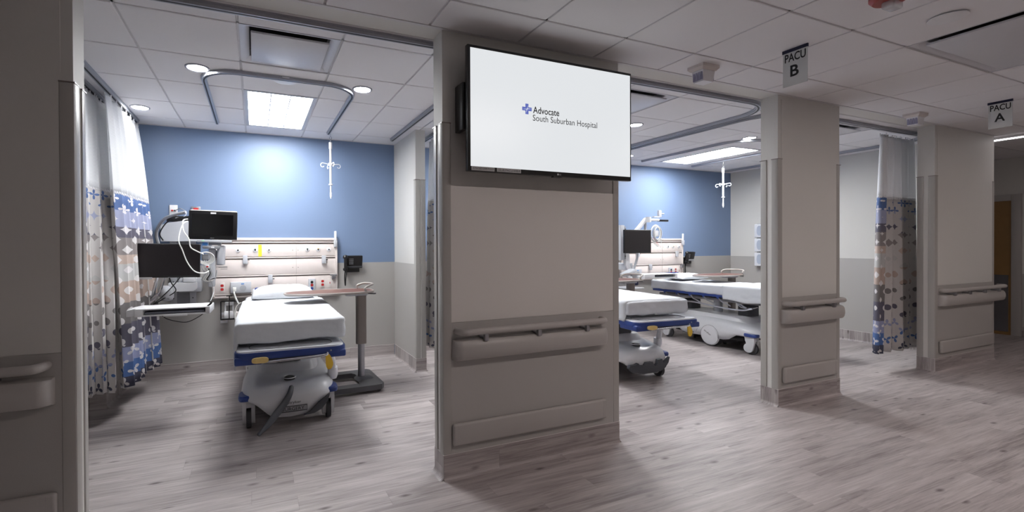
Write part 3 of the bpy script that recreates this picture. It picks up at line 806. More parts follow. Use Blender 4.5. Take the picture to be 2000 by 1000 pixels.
def pillow(label, x, y, z, rz=0, w_=.62, d_=.42, h_=.18, seed=1, tilt=0):
    q = B(); n = 26
    def P(u, v, s):
        e = (1-abs(u)**3.2)*(1-abs(v)**3.2); e = max(e, 0)**.45
        pinch = 1-.07*(abs(u)**2*(1-abs(v))) ; 
        X = u*w_/2*(1-.06*(1-v*v)*abs(u)**4*0-.05*(v*v)*(1-abs(u))); Y = v*d_/2*(1-.10*(1-abs(u)**2)*abs(v)**6)
        nz = noise.noise(Vector((u*3+seed, v*2.5, s)))*.012*e + noise.noise(Vector((u*9, v*4+seed, s)))*.007
        bot = 1 if s > 0 else .25
        return Vector((X, Y, s*h_*.62*e*bot+nz*(1 if s > 0 else .1)+.035))
    T_ = {}
    for s in (1, -1):
        g = [[None]*(n+1) for _ in range(n+1)]
        for i in range(n+1):
            for j in range(n+1):
                u, v = -1+2*i/n, -1+2*j/n
                key = (i, j) if (i in (0, n) or j in (0, n)) else (i, j, s)
                if key not in T_: T_[key] = q.bm.verts.new(P(u, v, s))
                g[i][j] = T_[key]
        for i in range(n):
            for j in range(n):
                f = (g[i][j], g[i+1][j], g[i+1][j+1], g[i][j+1])
                q.bm.faces.new(f if s > 0 else f[::-1])
    o = q.obj('pillow', PILLOW, smooth=180); o.location = (x, y, z); o.rotation_euler = (tilt, 0, rz)
    return tag(o, label, 'pillow', 'pillows on the beds')

# ------------------------------------------------------------------ stretcher
def superell(a, c, n, k=48):
    return [(a*abs(math.cos(t))**(2/n)*(1 if math.cos(t) >= 0 else -1), c*abs(math.sin(t))**(2/n)*(1 if math.sin(t) >= 0 else -1)) for t in [2*PI*i/k for i in range(k)]]
def stretcher(label, loc, rz, surgery=False):
    """origin: floor under the middle of the foot end of the mattress, head towards +y"""
    t = thing('hospital_stretcher', label, 'hospital bed', loc, rz, 'wheeled hospital stretchers')
    # base hood
    cy, hl, hw = .99, .80, .372
    K = 96; rings = []
    prof = [(.02, .375), (.25, .375), (.45, .37), (.60, .362), (.74, .352), (.85, .34), (.93, .318), (.975, .285), (1.0, .24)]
    def rim(x, y):
        # lower edge: a chin in the middle of each end, arches over the casters
        fx = abs(x)/hw; fy = abs(y-cy)/hl
        tt = max(0, min(1, (fx-.25)/.55)); ar = min(1, max(0, (fy-.42)/.18))
        return .13-.035*ar + .13*tt*tt*(3-2*tt)*ar
    for kk, z in prof:
        n = 2.6+2.6*kk
        ring = []
        for x, y in superell(hw*kk, hl*kk, n, K):
            nar = 1-.13*math.exp(-((y)/.30)**2)*min(1, kk*1.2)
            ring.append(Vector((x*nar, cy+y, z+.05*math.exp(-(y/.5)**2)*(1 if kk < .98 else .3))))
        rings.append(ring)
    last = rings[-1]; low = [Vector((p.x*.985, cy+(p.y-cy)*.985, rim(p.x, p.y))) for p in last]; rings.append(low)
    q = B(); q.loft(rings, cap=False); q.bm.faces.new(q.bm.verts[:K])
    q.obj('base_hood', HOOD, t, smooth=60, solid=.006)
    q = B(); q.loft([[Vector((x, cy+.04+y, z)) for x, y in superell(.262*s, .56*s, 5, 40)] for s, z in ((1.04, .35), (1, .39), (.95, .44), (.92, .452), (.5, .456))]); q.obj('plinth', pm('bed_hood_lighter', (212, 212, 216), .3), t)
    q = B(); q.box(-.24, .24, .5, 1.6, .12, .2, .03); q.obj('chassis', BLACK, t)
    # dial in the hood
    q = B(); q.disc_lathe((0, .34, .362), [(.001, .012), (.03, .014), (.04, .008), (.045, -.01), (.001, -.01)], 24); q.obj('brake_dial', BLACK, t)
    q = B(); q.tube([(.048*math.cos(a), .34+.048*math.sin(a), .370) for a in [2*PI*k/24 for k in range(24)]], .004, 6, closed=True); q.obj('dial_ring', WHITE, t)
    # columns
    for y in (.60, 1.48):
        q = B(); q.box(-.10, .10, y-.085, y+.085, .40, .60, .02, 3); q.obj('lift_bellows', DGREY, t)
    q = B(); q.cyl((.0, 1.04, .40), (.0, 1.04, .66), .06, 24); q.obj('lift_column', LGREY, t)
    # casters and wheels
    for x in (-.305, .305):
        for y in (.35, 1.63):
            q = B(); q.cyl((x-.017, y, .078), (x+.017, y, .078), .078, 28); o = q.obj('caster', RUBBER, t)
            for s in (-1, 1):
                q = B(); q.prism([(y+.02+.060*math.cos(a), .085+.060*math.sin(a)) for a in [PI*k/12-PI*.9 for k in range(16)]]+[(y+.075, .24), (y-.055, .24), (y-.058, .16)], x+s*.019, x+s*.046, 'x', .006); q.obj('caster_cover', HOOD, o)
            q = B(); q.box(x-.044, x+.044, y-.05, y+.07, .165, .245, .012); q.obj('caster_bridge', HOOD, o)
            q = B(); q.loft([[Vector((x+px+(.02 if x > 0 else -.02), y+py*1.15-(.01 if y < 1 else -.01), z)) for px, py in superell(.055*k, .075*k, 3.5, 24)] for k, z in ((.94, .232), (1, .24), (1, .262), (.9, .272))]); q.obj('bumper_collar', BBLUE, o)
    for s in (-1, 1):
        q = B(); q.disc_lathe((s*.27, .92, .150), [(.001, -.02), (.135, -.02), (.148, -.005), (.148, .02), (.135, .03), (.001, .03)], 40, 'x')
        o = q.obj('drive_wheel', RUBBER, t)
        q = B(); q.disc_lathe((s*.333, .92, .158), [(.001, -.012*s), (.138, -.012*s), (.145, -.004*s), (.138, .006*s), (.12, .008*s), (.001, .010*s)], 40, 'x'); q.obj('wheel_cover', pm('bed_hood_lighter', (212, 212, 216), .3), o)
        text('stryker', 'lettering', DGREY, o, (s*.345, .92+(.09 if s < 0 else -.09)*1.0-.0, .20), (0, s*.85, -.5*1), (0, s*.5, .85), .12, .032, ext=.001, bold=.01)
        q = B(); q.tube([(s*.3445, .92+.136*math.cos(a), .158+.136*math.sin(a)) for a in [2*PI*k/36 for k in range(36)]], .0016, 5, closed=True); q.obj('cover_groove', DGREY, o)
        # side pedal panel
        q = B(); q.prism([(1.10, .29), (1.34, .285), (1.38, .20), (1.36, .13), (1.16, .12), (1.12, .2)], s*.318, s*.338, 'x', .006); o = q.obj('side_pedal_panel', DGREY, t)
        q = B(); q.box(min(s*.325, s*.37), max(s*.325, s*.37), 1.17, 1.33, .145, .165, .006); q.obj('side_pedal', MGREY, o)
        for yy in (1.16, 1.24, 1.32):
            q = B(); q.prism([(yy-.012, .262), (yy+.012, .262), (yy, .245)], s*.3385, s*.3395, 'x'); q.obj('pedal_arrow', WHITE, o)
        q = B(); q.prism([(.60, .27), (.74, .30), (.735, .16), (.70, .125)], s*.318, s*.338, 'x', .006); q.obj('side_trim', DGREY, t)
    # frame under the mattress
    q = B(); q.box(-.26, .26, .28, 1.86, .635, .672, .01); q.obj('litter_deck', MGREY, t)
    for s in (-1, 1):
        q = B(); q.box(min(s*.33, s*.362), max(s*.33, s*.362), .25, 1.9, .70, .742, .012, 3); q.obj('side_frame', BBLUE, t)
        q = B()
        base = bez([(s*.37, .3, .60), (s*.385, .45, .565), (s*.385, .8, .575), (s*.385, 1.15, .60), (s*.385, 1.5, .585), (s*.37, 1.72, .64)], 8)
        q.tube(base, .0105, 8); q.obj('side_rail', STEEL, t)
        for y in (.50, .72, .94, 1.16, 1.38, 1.6):
            q = B(); q.tube(bez([(s*.352, y+.06, .70), (s*.375, y, .655), (s*.38, y-.07, .63), (s*.385, y-.14, .60)], 5), .0085, 8); q.obj('rail_strut', STEEL, t)
            q = B(); q.prism([(y+.03, .71), (y+.09, .71), (y+.06, .675)], s*.35, s*.366, 'x', .004); q.obj('rail_pivot', BBLUE, t)
        q = B(); q.tube(bez([(s*.30, .28, .62), (s*.345, .33, .60), (s*.35, .45, .60), (s*.33, .52, .635)], 5), .008, 8); q.obj('corner_tube', STEEL, t)
    # mattress
    q = rbox(-.38, .38, .0, 1.93, .732, .872, .03, st=.03, wr=.008, fr=9, seed=loc[0]); q.obj('mattress', MATT, t, smooth=180)
    # foot extension: blue surround, white top with oval groove
    def rr_(x0, x1, y0, y1, r, n=6):
        o_ = []
        for cx_, cy_, a0 in ((x1-r, y0+r, -90), (x1-r, y1-r, 0), (x0+r, y1-r, 90), (x0+r, y0+r, 180)):
            o_ += [(cx_+r*math.cos(math.radians(a0+90*k/n)), cy_+r*math.sin(math.radians(a0+90*k/n))) for k in range(n+1)]
        return o_
    q = B(); pl = rr_(-.385, .385, -.13, .20, .075)
    q.loft([[Vector((x*s, .035+(y-.035)*s, z)) for x, y in pl] for s, z in ((.985, .638), (1, .644), (1, .678), (.99, .687))])
    q.box(-.381, -.20, -.127, .12, .603, .66, .012, 3).box(.25, .381, -.127, .12, .608, .66, .012, 3); q.obj('foot_tray', BBLUE, t)
    q = B(); q.loft([[Vector((x*s, .035+(y-.035)*s*.98, z)) for x, y in pl] for s, z in ((.965, .680), (.965, .693), (.95, .699), (.4, .6995))]); o = q.obj('tray_top', pm('tray_white', (222, 224, 230), .3), t)
    q = B(); ov = rr_(-.29, .29, -.075, .12, .08, 8); q.tube([(x, y, .6998) for x, y in ov], .0022, 5, closed=True); q.obj('tray_groove', DGREY, o)
    text('stryker', 'lettering', MGREY, o, (.10, -.035, .6998), (1, 0, 0), (0, 1, 0), .07, .02, ext=.0008)
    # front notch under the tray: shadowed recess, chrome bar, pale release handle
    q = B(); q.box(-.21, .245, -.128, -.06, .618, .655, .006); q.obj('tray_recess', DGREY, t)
    q = B(); q.tube(bez([(-.205, -.12, .645), (-.19, -.14, .622), (0, -.142, .625), (.22, -.138, .632), (.245, -.12, .65)], 6), .009, 8); q.obj('pull_bar', CHROME, t)
    q = B(); q.prism([(-.215+.055*c_, .637+.020*s_) for c_, s_ in superell(1, 1, 3.2, 24)], -.150, -.134, 'y', .004); q.prism([(-.215+.030*c_, .640+.009*s_) for c_, s_ in superell(1, 1, 3, 16)], -.153, -.149, 'y'); q.obj('release_handle', PALEY, t)
    q = B(); q.prism([(p.x, p.z) for p in bez([(.232, 0, .64), (.256, 0, .636), (.276, 0, .60), (.286, 0, .56), (.272, 0, .527), (.25, 0, .522), (.236, 0, .545), (.232, 0, .59)], 5)], -.128, -.116, 'y', .003); q.obj('yellow_lever', YEL, t)
    q = B(); q.cyl((.27, -.133, .662), (.27, -.128, .662), .006, 12); q.obj('tray_rivet', STEEL, t)
    # foot pedal at the front, dark grey, crossing the hood diagonally
    q = B()
    f = bez([(.01, .205, .335), (-.005, .165, .29), (-.045, .14, .225), (-.11, .10, .16), (-.17, .05, .105), (-.235, .0, .06)], 6)
    n = len(f); rings = []
    for i, p in enumerate(f):
        k = i/(n-1); wd = .015+.020*math.sin(PI*min(1, k*1.1))**.7*(.4+.9*k)
        if i in (0, n-1): wd *= .6
        d = (f[min(i+1, n-1)]-f[max(i-1, 0)]).normalized(); sd = d.cross(Vector((0, 1, .4))).normalized(); up = sd.cross(d).normalized()
        rings.append([p+sd*wd*math.cos(a)+up*.012*math.sin(a) for a in [2*PI*j/14 for j in range(14)]])
    q.loft(rings); 
    if surgery: q.obj('steer_pedal', PEDAL, t)
    else:
        q.bm.free()
        q = B(); q.prism([(-.16, .20), (-.12, .215), (-.10, .19), (-.04, .185), (-.02, .215), (.06, .215), (.085, .17), (.12, .19), (.125, .235), (.18, .24), (.20, .19), (.17, .14), (.08, .105), (-.06, .10), (-.19, .125), (-.24, .17), (-.22, .20)], .155, .19, 'y', .008); q.obj('steer_pedal', PEDAL, t)
    text('stryker', 'lettering', DGREY, t, (-.022, .1800, .196), (1, 0, 0), (0, .10, 1), .10, .026, ext=.006, bold=.01)
    if surgery:
        text('SURGERY', 'lettering', DGREY, t, (-.062, .1850, .147), (1, 0, 0), (0, .05, 1), .165, .026, ext=.006, bold=.012)
        q = B(); 
        for x0, x1, z0, z1 in ((-.095, .125, .179, .1815), (-.095, .125, .138, .1405), (-.095, -.0925, .138, .181), (.1225, .125, .138, .181)): q.box(x0, x1, .176, .19, z0, z1)
        q.obj('label_frame', DGREY, t)
    q = B(); q.prism([(.10, .098), (.15, .125), (.21, .18), (.30, .245), (.285, .19), (.24, .135), (.18, .105)], .178, .21, 'y', .004); q.obj('hood_trim', PEDAL, t)
    # oxygen holder and drain pole at the foot right, head end panel
    q = B(); q.tube(bez([(.30, .30, .60), (.33, .34, .52), (.35, .38, .44), (.352, .40, .36)], 6), [.028]*18+[.034], 16); q.obj('oxygen_holder', WHITE, t)
    q = B(); q.tube([(.352, .405, .40), (.356, .41, .335), (.358, .41, .30)], [.042, .042, .028], 18); q.obj('holder_cup', WHITE, t)
    q = B(); q.box(.295, .365, .42, .52, .52, .62, .02); q.obj('holder_bracket', LGREY, t)
    for s in (-1, 1):
        q = B(); q.cyl((s*.30, 1.93, .70), (s*.30, 1.95, .96), .016, 14); q.obj('head_post', WHITE, t)
    q = B(); q.tube([(-.30, 1.955, .935), (-.27, 1.965, .955), (.27, 1.965, .955), (.30, 1.955, .935)], .016, 12); q.obj('push_handle', BBLUE, t)
    return t
BX1, BX2, BX3 = .245, 3.715, 6.23
BY1, BY2, BY3 = 3.57, 3.37, 3.56
b1 = stretcher('white made-up stretcher in the left bay with a label reading SURGERY on its base', (BX1, BY1, 0), math.radians(-1), True)
b2 = stretcher('stretcher half hidden behind the display pillar, yellow lever under its foot tray', (BX2, BY2, 0), math.radians(-5))
b3 = stretcher('rearmost stretcher seen from its side, with a large round wheel cover', (BX3, BY3, 0), 0)
# loose sheets draped over the mattresses
def drape(label, loc, rz, x0, x1, y0, y1, low, seed):
    q = rbox(x0, x1, y0, y1, .66, .882, .03, st=.03, wr=.006, fr=7, seed=seed, openb=True, zlow=low)
    # remove the head-side wall
    fs = [f for f in q.bm.faces if all(v.co.y > y1-.045 for v in f.verts) and f.calc_center_median().z < .86]
    bmesh.ops.delete(q.bm, geom=fs, context='FACES')
    o = q.obj('bed_sheet', SHEET, smooth=180, solid=.003); o.location = loc; o.rotation_euler = (0, 0, rz)
    return tag(o, label, 'bed sheet', 'white sheets on the beds')
drape('white sheet covering the stretcher in the left bay, hanging low at its left side', (BX1, BY1, 0), math.radians(-1), -.395, .395, -.02, 1.5,
      lambda p: .728 + (.0 if p.x > -.375 else -.22*max(0, 1-abs(p.y-.10)/.55)) + .008*math.sin(p.y*16+p.x*10), 4)
drape('white sheet over the half hidden stretcher beside the display pillar', (BX2, BY2, 0), math.radians(-5), -.395, .36, .03, 1.5,
      lambda p: (.66 if p.x < -.37 else .735) + .012*math.sin(p.y*14), 11)
drape('white sheet folded over the foot half of the rearmost stretcher', (BX3, BY3, 0), 0, -.395, .395, .0, .72,
      lambda p: .665 + .012*math.sin(p.y*12), 17)
pillow('white pillow on the left bay stretcher under the overbed table', BX1+.03, BY1+1.62, .872, math.radians(-2), seed=2)
pillow('white pillow on the rearmost stretcher, seen above its mattress', BX3+.0, BY3+1.62, .872, math.radians(3), seed=7, h_=.11)
pillow('white pillow on the half hidden stretcher beside the display pillar', BX2+.14, BY2+1.62, .872, 0, seed=5)

# ------------------------------------------------------------------ overbed tables
def overbed(label, loc, rz):
    """origin on the floor under the post; the top reaches towards -x"""
    t = thing('overbed_table', label, 'overbed table', loc, rz, 'overbed tables')
    ol = []
    for k in range(64):
        a = 2*PI*k/64; c_, s_ = math.cos(a), math.sin(a)
        x = .44*abs(c_)**(.62)*(1 if c_ >= 0 else -1); y = .205*abs(s_)**(.75)*(1 if s_ >= 0 else -1)
        y *= 1-.16*(-x/.44 if x < 0 else 0)
        ol.append((x-.31, y))
    def off(k): return [(-.31+(x+.31)*k, y*(k-(1-k)*.6)) for x, y in ol]
    q = B(); q.loft([[Vector((x, y, z)) for x, y in off(k)] for k, z in ((.9, .955), (.98, .958), (1, .968), (1, .975), (.985, .981), (.95, .9785))]); q.obj('table_edge', TAUPE, t)
    q = B(); q.loft([[Vector((x, y, z)) for x, y in off(k)] for k, z in ((.955, .976), (.955, .9796))]); q.obj('table_top', WOODL, t)
    q = B(); q.tube(bez([(.02, -.155, .972), (.0, -.165, 1.01), (.06, -.14, 1.035), (.11, -.05, 1.04), (.11, .05, 1.04), (.06, .14, 1.035), (.0, .165, 1.01), (.02, .155, .972)], 6), .011, 10); q.obj('grab_handle', TAUPE, t)
    q = B(); q.box(-.16, .06, -.06, .06, .925, .957, .012); q.obj('top_bracket', LGREY, t)
    q = B(); q.tube([(.05, -.1, .95), (.11, -.1, .945), (.13, -.09, .945)], .007, 8); q.obj('height_lever', DGREY, t)
    q = B(); q.loft([[Vector((x, y, z)) for x, y in superell(.052, .038, 4, 28)] for z in (.43, .93)]); q.obj('upper_post', POST, t)
    q = B(); q.cyl((0, 0, .08), (0, 0, .44), .034, 24); q.obj('lower_post', STEEL, t)
    # U-shaped base
    q = B()
    pl = [(.13, -.30), (.16, -.26), (.16, .26), (.13, .30), (.06, .31), (-.50, .29), (-.54, .27), (-.54, .22), (-.50, .20), (-.06, .19), (-.03, .14), (-.03, -.14), (-.06, -.19), (-.50, -.20), (-.54, -.22), (-.54, -.27), (-.50, -.29), (.06, -.31)]
    q.prism(pl, .028, .078, 'z', .012, 3); q.obj('base', TGREY, t)
    q = B(); q.loft([[Vector((x+.03, y, z)) for x, y in superell(a, c, 3, 30)] for a, c, z in ((.10, .10, .07), (.075, .075, .092), (.045, .045, .10))]); q.obj('base_dome', TGREY, t)
    for x, y in ((.11, -.26), (.11, .26), (-.49, -.245), (-.49, .245)):
        q = B(); q.cyl((x, y-.012, .018), (x, y+.012, .018), .018, 12); q.obj('caster', RUBBER, t)
    return t
overbed('overbed table reaching across the left bay stretcher, its post right of the bed', (1.00, 4.66, 0), math.radians(2))
overbed('overbed table cut by the display pillar, its handle showing before the wall unit', (4.56, 4.60, 0), math.radians(0))
overbed('overbed table standing behind the rearmost stretcher with its handle to the right', (6.69, 4.72, 0), math.radians(0))

# ------------------------------------------------------------------ headwalls
def text_n(*a, **k): return text(*a, **k)
def headwall(label, x0, x1, full=True):
    t = thing('headwall_unit', label, 'medical wall unit', ((x0+x1)/2, YB, 0), 0, 'beige medical wall units')
    a = (x1-x0)/2; zb, zt = .855, 1.525
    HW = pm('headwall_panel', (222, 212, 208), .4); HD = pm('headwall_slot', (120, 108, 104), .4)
    q = B()
    for z0, z1 in ((.90, 1.075), (1.105, 1.28), (1.315, 1.455)): q.box(-a+.02, a-.02, -.05, -.004, z0, z1, .003)
    q.box(-a+.02, a-.02, -.030, -.004, .86, 1.52)
    q.obj('panel', HW, t)
    q = B(); q.box(-a, -a+.025, -.058, -.004, zb, zt, .004).box(a-.025, a, -.058, -.004, zb, zt, .004).box(-a, a, -.06, -.004, zt-.026, zt+.006, .008).box(-a, a, -.058, -.004, zb-.004, zb+.018, .004); q.obj('outer_frame', HW, t)
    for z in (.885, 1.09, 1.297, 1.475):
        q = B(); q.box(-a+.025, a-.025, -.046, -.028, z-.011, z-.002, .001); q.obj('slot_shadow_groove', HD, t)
        q = B(); q.box(-a+.025, a-.025, -.056, -.03, z-.002, z+.010, .003); q.obj('equipment_rail', HW, t)
    q = B(); q.box(a*.3-.0008, a*.3+.0008, -.0512, -.049, .9, 1.455); q.obj('seam', HD, t)
    for x in (-.18, .0, .148, .577, .702, .829):
        dx = x-.243
        o = None
        q = B(); q.disc_lathe((dx, -.05, 1.39), [(.001, 0), (.026, 0), (.026, -.006), (.018, -.010), (.001, -.010)], 20, 'y'); o = q.obj('gas_outlet', WHITE, t)
        q = B(); q.disc_lathe((dx, -.0605, 1.389), [(.001, 0), (.009, 0), (.009, -.002), (.001, -.002)], 14, 'y'); q.obj('outlet_port', BLACK, o)
        if x in (.0, .577, .702):
            q = B(); q.prism([(dx+.017*math.cos(v), 1.39+.017*math.sin(v)) for v in [PI*.25+PI*.5*k/6 for k in range(7)]]+[(dx+.010*math.cos(v), 1.39+.010*math.sin(v)) for v in [PI*.75-PI*.5*k/6 for k in range(7)]], -.0615, -.0600, 'y'); q.obj('outlet_arc_label', YEL if x == .702 else pm('outlet_green', (28, 70, 48), .4), o)
    for x, z in ((-.105, 1.285), (.767, 1.272), (.160, 1.06)):
        q = B(); q.box(x-.243-.024, x-.243+.024, -.085, -.056, z-.052, z+.045, .003); o = q.obj('rail_bracket', LGREY, t)
        q = B(); q.cyl((x-.243+.02, -.07, z-.005), (x-.243+.045, -.07, z-.005), .006, 10); q.obj('bracket_knob', BLACK, o)
    # corner stem at top right, latch lower right
    q = B(); q.box(a-.04, a-.012, -.08, -.058, 1.50, 1.615, .006); q.obj('corner_stem', WHITE, t)
    q = B(); q.box(a-.045, a-.008, -.09, -.056, 1.42, 1.50, .004); q.obj('stem_clamp', LGREY, t)
    q = B(); q.box(a-.07, a-.03, -.09, -.056, 1.03, 1.085, .005); q.cyl((a-.09, -.075, 1.08), (a-.01, -.075, 1.08), .009, 12); q.obj('rail_latch', STEEL, t)
    # receptacles
    def recept(x, z):
        q = B(); q.box(x-.027, x+.027, -.056, -.05, z-.055, z+.055, .002); o = q.obj('outlet_plate', OFFW, t)
        for dz in (-.021, .021):
            q = B(); q.loft([[Vector((x+u, yy, z+dz+v)) for u, v in superell(.0165, .015, 3, 18)] for yy in (-.0575, -.055)]); s_ = q.obj('red_socket', RED, o)
            for du in (-.006, .006):
                pass
    recept(-.345-.243+.0, .972); recept(.752-.243, .985)
    q = B(); q.box(.815-.243, .86-.243, -.056, -.05, .93, 1.04, .002); o = q.obj('switch_plate', OFFW, t)
    q = B(); q.box(.834-.243, .842-.243, -.0585, -.055, .972, .995, .001); q.obj('switch_toggle', RED, o)
    q = B(); q.box(.585-.243, .665-.243, -.075, -.05, .90, 1.04, .008); o = q.obj('call_station', LGREY, t)
    for z, m_ in ((1.0, BLACK), (.965, RED), (.925, BBLUE)):
        q = B(); q.disc_lathe((.625-.243, -.076, z), [(.001, .002), (.016, .002), (.016, -.003), (.001, -.003)], 16, 'y'); q.obj('call_button', m_, o)
    q = B(); q.box(-.26-.243, -.045-.243, -.09, -.05, .905, 1.03, .008); o = q.obj('nurse_call_panel', LGREY, t)
    q = B(); q.disc_lathe((-.13-.243, -.0905, .96), [(.001, .001), (.034, .001), (.034, -.002), (.001, -.002)], 24, 'y'); q.obj('speaker_grille', pm('grille_grey', (165, 166, 172), .6), o)
    q = B(); q.disc_lathe((-.215-.243, -.092, .955), [(.001, .002), (.008, .002), (.008, -.004), (.001, -.004)], 14, 'y'); q.obj('jack', BLACK, o)
    q = B(); q.box(-.15-.243, -.118-.243, -.0925, -.09, 1.003, 1.014, .001); q.obj('lamp_window', SKYB, o)
    for k, z in enumerate((1.203, 1.196, 1.178)):
        q = B(); q.box(-.40-.243+.02*k, -.29-.243, -.0512, -.0498, z, z+.0035); q.obj('printed_line', DGREY, t)
    for x in (.41, .47):
        for z in (1.18, 1.385):
            q = B(); q.disc_lathe((x-.243, -.0505, z), [(.0005, .001), (.005, .001), (.005, -.0005), (.0005, -.0005)], 10, 'y'); q.obj('screw', HD, t)
    return t
hw = headwall('beige wall unit with rails, gas outlets and red sockets behind the left stretcher', -.444, .932)
q = B(); q.box(.055-.243-.022, .055-.243+.016, -.0515, -.0500, 1.315, 1.452)
o = q.obj('yellow_sticker', pm('yellow_sticker', (232, 216, 60), .5), hw)
headwall('beige wall unit behind the half hidden stretcher', 2.55, 3.93)
headwall('beige wall unit behind the rearmost stretcher, right of the display', 5.44, 6.82)

# ------------------------------------------------------------------ phones
def phone(label, x, z):
    t = thing('wall_phone', label, 'telephone', (x, YB, z), 0, 'black wall phones')
    q = B(); q.box(-.08, .10, -.05, -.002, -.13, -.02, .006); q.obj('wall_mount', BLACK, t)
    q = B(); q.obox((.03, -.075, .0), .20, .035, .16, RX(.25), .01); q.obj('body', DGREY if False else BLACK, t)
    q = B(); q.loft([[Vector((-.095+u*1.0, -.11+w_*.02+.0, zz)) for u, w_ in [(a_*c_/.02*.02, s_) for a_, c_, s_ in []]] for zz in ()]) if False else None
    q.tube(bez([(-.085, -.10, .075), (-.088, -.125, .04), (-.088, -.128, -.05), (-.085, -.10, -.10)], 5), [.018]*2+[.03]*3+[.019]*8+[.03]*2+[.02], 14); q.obj('handset', BLACK, t)
    q = B(); q.obox((.078, -.092, .03), .075, .016, .05, RX(.25), .001); q.obj('display', pm('lcd', (105, 112, 108), .3), t)
    q = B()
    for i in range(3):
        for j in range(4): q.obox((-.028+i*.018, -.100+j*.0046, .035-j*.02), .012, .006, .011, RX(.25), .002, 1)
    o = q.obj('keypad', MGREY, t)
    q = B(); q.obox((.035, -.092+.03, -.062), .19, .035, .03, RX(.25), .006); q.obj('lower_lip', LGREY if x > 3 else DGREY, t)
    q = B(); q.tube(bez([(-.085, -.09, -.10), (-.092, -.085, -.2), (-.083, -.08, -.29), (-.074, -.07, -.20), (-.06, -.05, -.1)], 8), .007, 8); q.obj('cord', CABK, t)
    return t
phone('black wall phone with keypad right of the left wall unit', 1.105, 1.235)
phone('black wall phone with a silver lip beside the rear wall unit', 6.925, 1.225)

# ------------------------------------------------------------------ wall plates, channel, workstation (left bay)
def wplate(label, x, z, w_=.072, h_=.115, red=None, name='wall_plate', cat='wall plate'):
    t = thing(name, label, cat, (x, YB-.0045, z))
    q = B(); q.box(-w_/2, w_/2, -.007, 0, -h_/2, h_/2, .002); q.obj('plate', WHITE, t)
    if red is not None:
        for dx, m_ in ((-.012, RED), (.014, BLACK)):
            q = B(); q.box(dx-.010, dx+.010, -.016, -.006, -.008, .008, .002); q.obj('jack', m_, t)
    else:
        for dz in (-.022, .022):
            q = B(); q.box(-.016, .016, -.0085, -.006, dz-.014, dz+.014, .003); q.obj('socket', OFFW, t)
    return t
wplate('white data wall plate with two cables, top left on the blue wall', -.816, 1.826, .078, .122, red=1)
t = thing('socket_box', 'small steel framed red socket peeking above the patient monitor', 'wall socket', (-.60, YB, 1.835))
q = B(); q.box(-.045, .045, -.02, 0, -.05, .04, .004); q.obj('frame', STEEL, t)
q = B(); q.box(-.026, .026, -.026, -.018, -.035, .025, .008); q.obj('socket', RED, t)
t = thing('suction_regulator', 'white wall fitting peeking out right of the patient monitor', 'wall fitting', (-.27, YB, 1.70))
q = B(); q.box(-.045, .045, -.03, 0, -.16, .12, .01); q.obj('body', WHITE, t)
q = B(); q.tube(bez([(.03, -.06, .05), (.055, -.08, -.02), (.05, -.08, -.1), (.03, -.06, -.15)], 5), .022, 12); q.obj('canister', CLEAR, t)
t = thing('wall_channel', 'pale vertical mounting channel on the wall behind the dark computer screen', 'mounting channel', (-.72, YB, 0))
for x in (-.10, .085):
    q = B(); q.box(x-.032, x+.032, -.03, -.005, .80, 1.62, .004); o = q.obj('rail', LGREY, t)
    for z in (.87, 1.05, 1.22, 1.4):
        q = B(); q.cyl((x, -.0315, z), (x, -.029, z), .007, 10); q.obj('bolt', DGREY, o)
q = B(); q.box(-.07, .05, -.02, -.005, .80, 1.62); q.obj('back_strip', MGREY, t)
t = thing('server_module', 'pale boxy module on the wall behind the two left screens', 'medical module', (-.71, YB-.03, 1.60))
q = B(); q.prism([(-.20, -.11), (.19, -.11), (.19, .085), (.02, .11), (-.13, .085), (-.20, .06)], -.16, 0, 'y', .008); q.obj('body', LGREY, t)
q = B(); q.box(-.15, .16, -.13, -.01, .10, .16, .004); q.obj('top_shelf', BLACK, t)
# folding arm
def screen(name, label, cat, c, w_, h_, rz, ry=0, d=.04, bez_=(.012, .012, .014, .02), front=BSCR, shell=BLACK, rx=0, group=None):
    t = thing(name, label, cat, c, rz, group); t.rotation_euler = (rx, ry, rz)
    q = B(); q.box(-w_/2, w_/2, 0, d, -h_/2, h_/2, .008, 3); q.obj('housing', shell, t)
    l, r_, tp, bt_ = bez_
    q = B(); q.box(-w_/2+l, w_/2-r_, -.0015, .004, -h_/2+bt_, h_/2-tp, .0008, 1); q.obj('screen', front, t)
    return t
m1 = screen('patient_monitor', 'black patient monitor on a wall arm, the higher of the two left screens', 'patient monitor', (-.385, 5.10, 1.645), .435, .285, math.radians(-3), d=.055, bez_=(.03, .035, .035, .04), ry=math.radians(1.5))
q = B(); q.box(-.21, .215, .012, .08, -.138, .149, .012, 3); q.obj('rear_shell', OFFW, m1)
q = B(); q.box(-.025, .025, -.002, .002, .112, .128, .001); q.obj('badge', WHITE, m1)
text('PHILIPS', 'lettering', WHITE, m1, (-.022, -.0003, -.130), (1, 0, 0), (0, 0, 1), .034, .006, ext=.0006)
q = B(); q.box(-.14, .17, .0, .07, -.172, -.145, .004); q.obj('lower_ledge', LGREY, m1)
q = B(); q.box(-.085, -.078, -.0015, .002, -.16, -.155).box(-.098, -.093, -.0015, .002, -.16, -.155); q.obj('status_led', GREEN, m1)
q = B(); q.box(-.095, -.05, .01, .05, -.205, -.172, .003); o = q.obj('connector', SKYB, m1)
q = B(); q.box(-.04, .07, .02, .09, -.20, -.172, .004).box(-.09, .065, .0, .09, -.236, -.205, .006); q.obj('arm_plate', MGREY, m1)
q = B(); q.box(-.015, .015, -.002, .0, -.228, -.214, .001); q.obj('arm_plate_label', WHITE, m1)
q = B(); q.box(-.04, .02, .04, .10, -.62, -.236, .012); q.obj('arm_post', LGREY, m1)
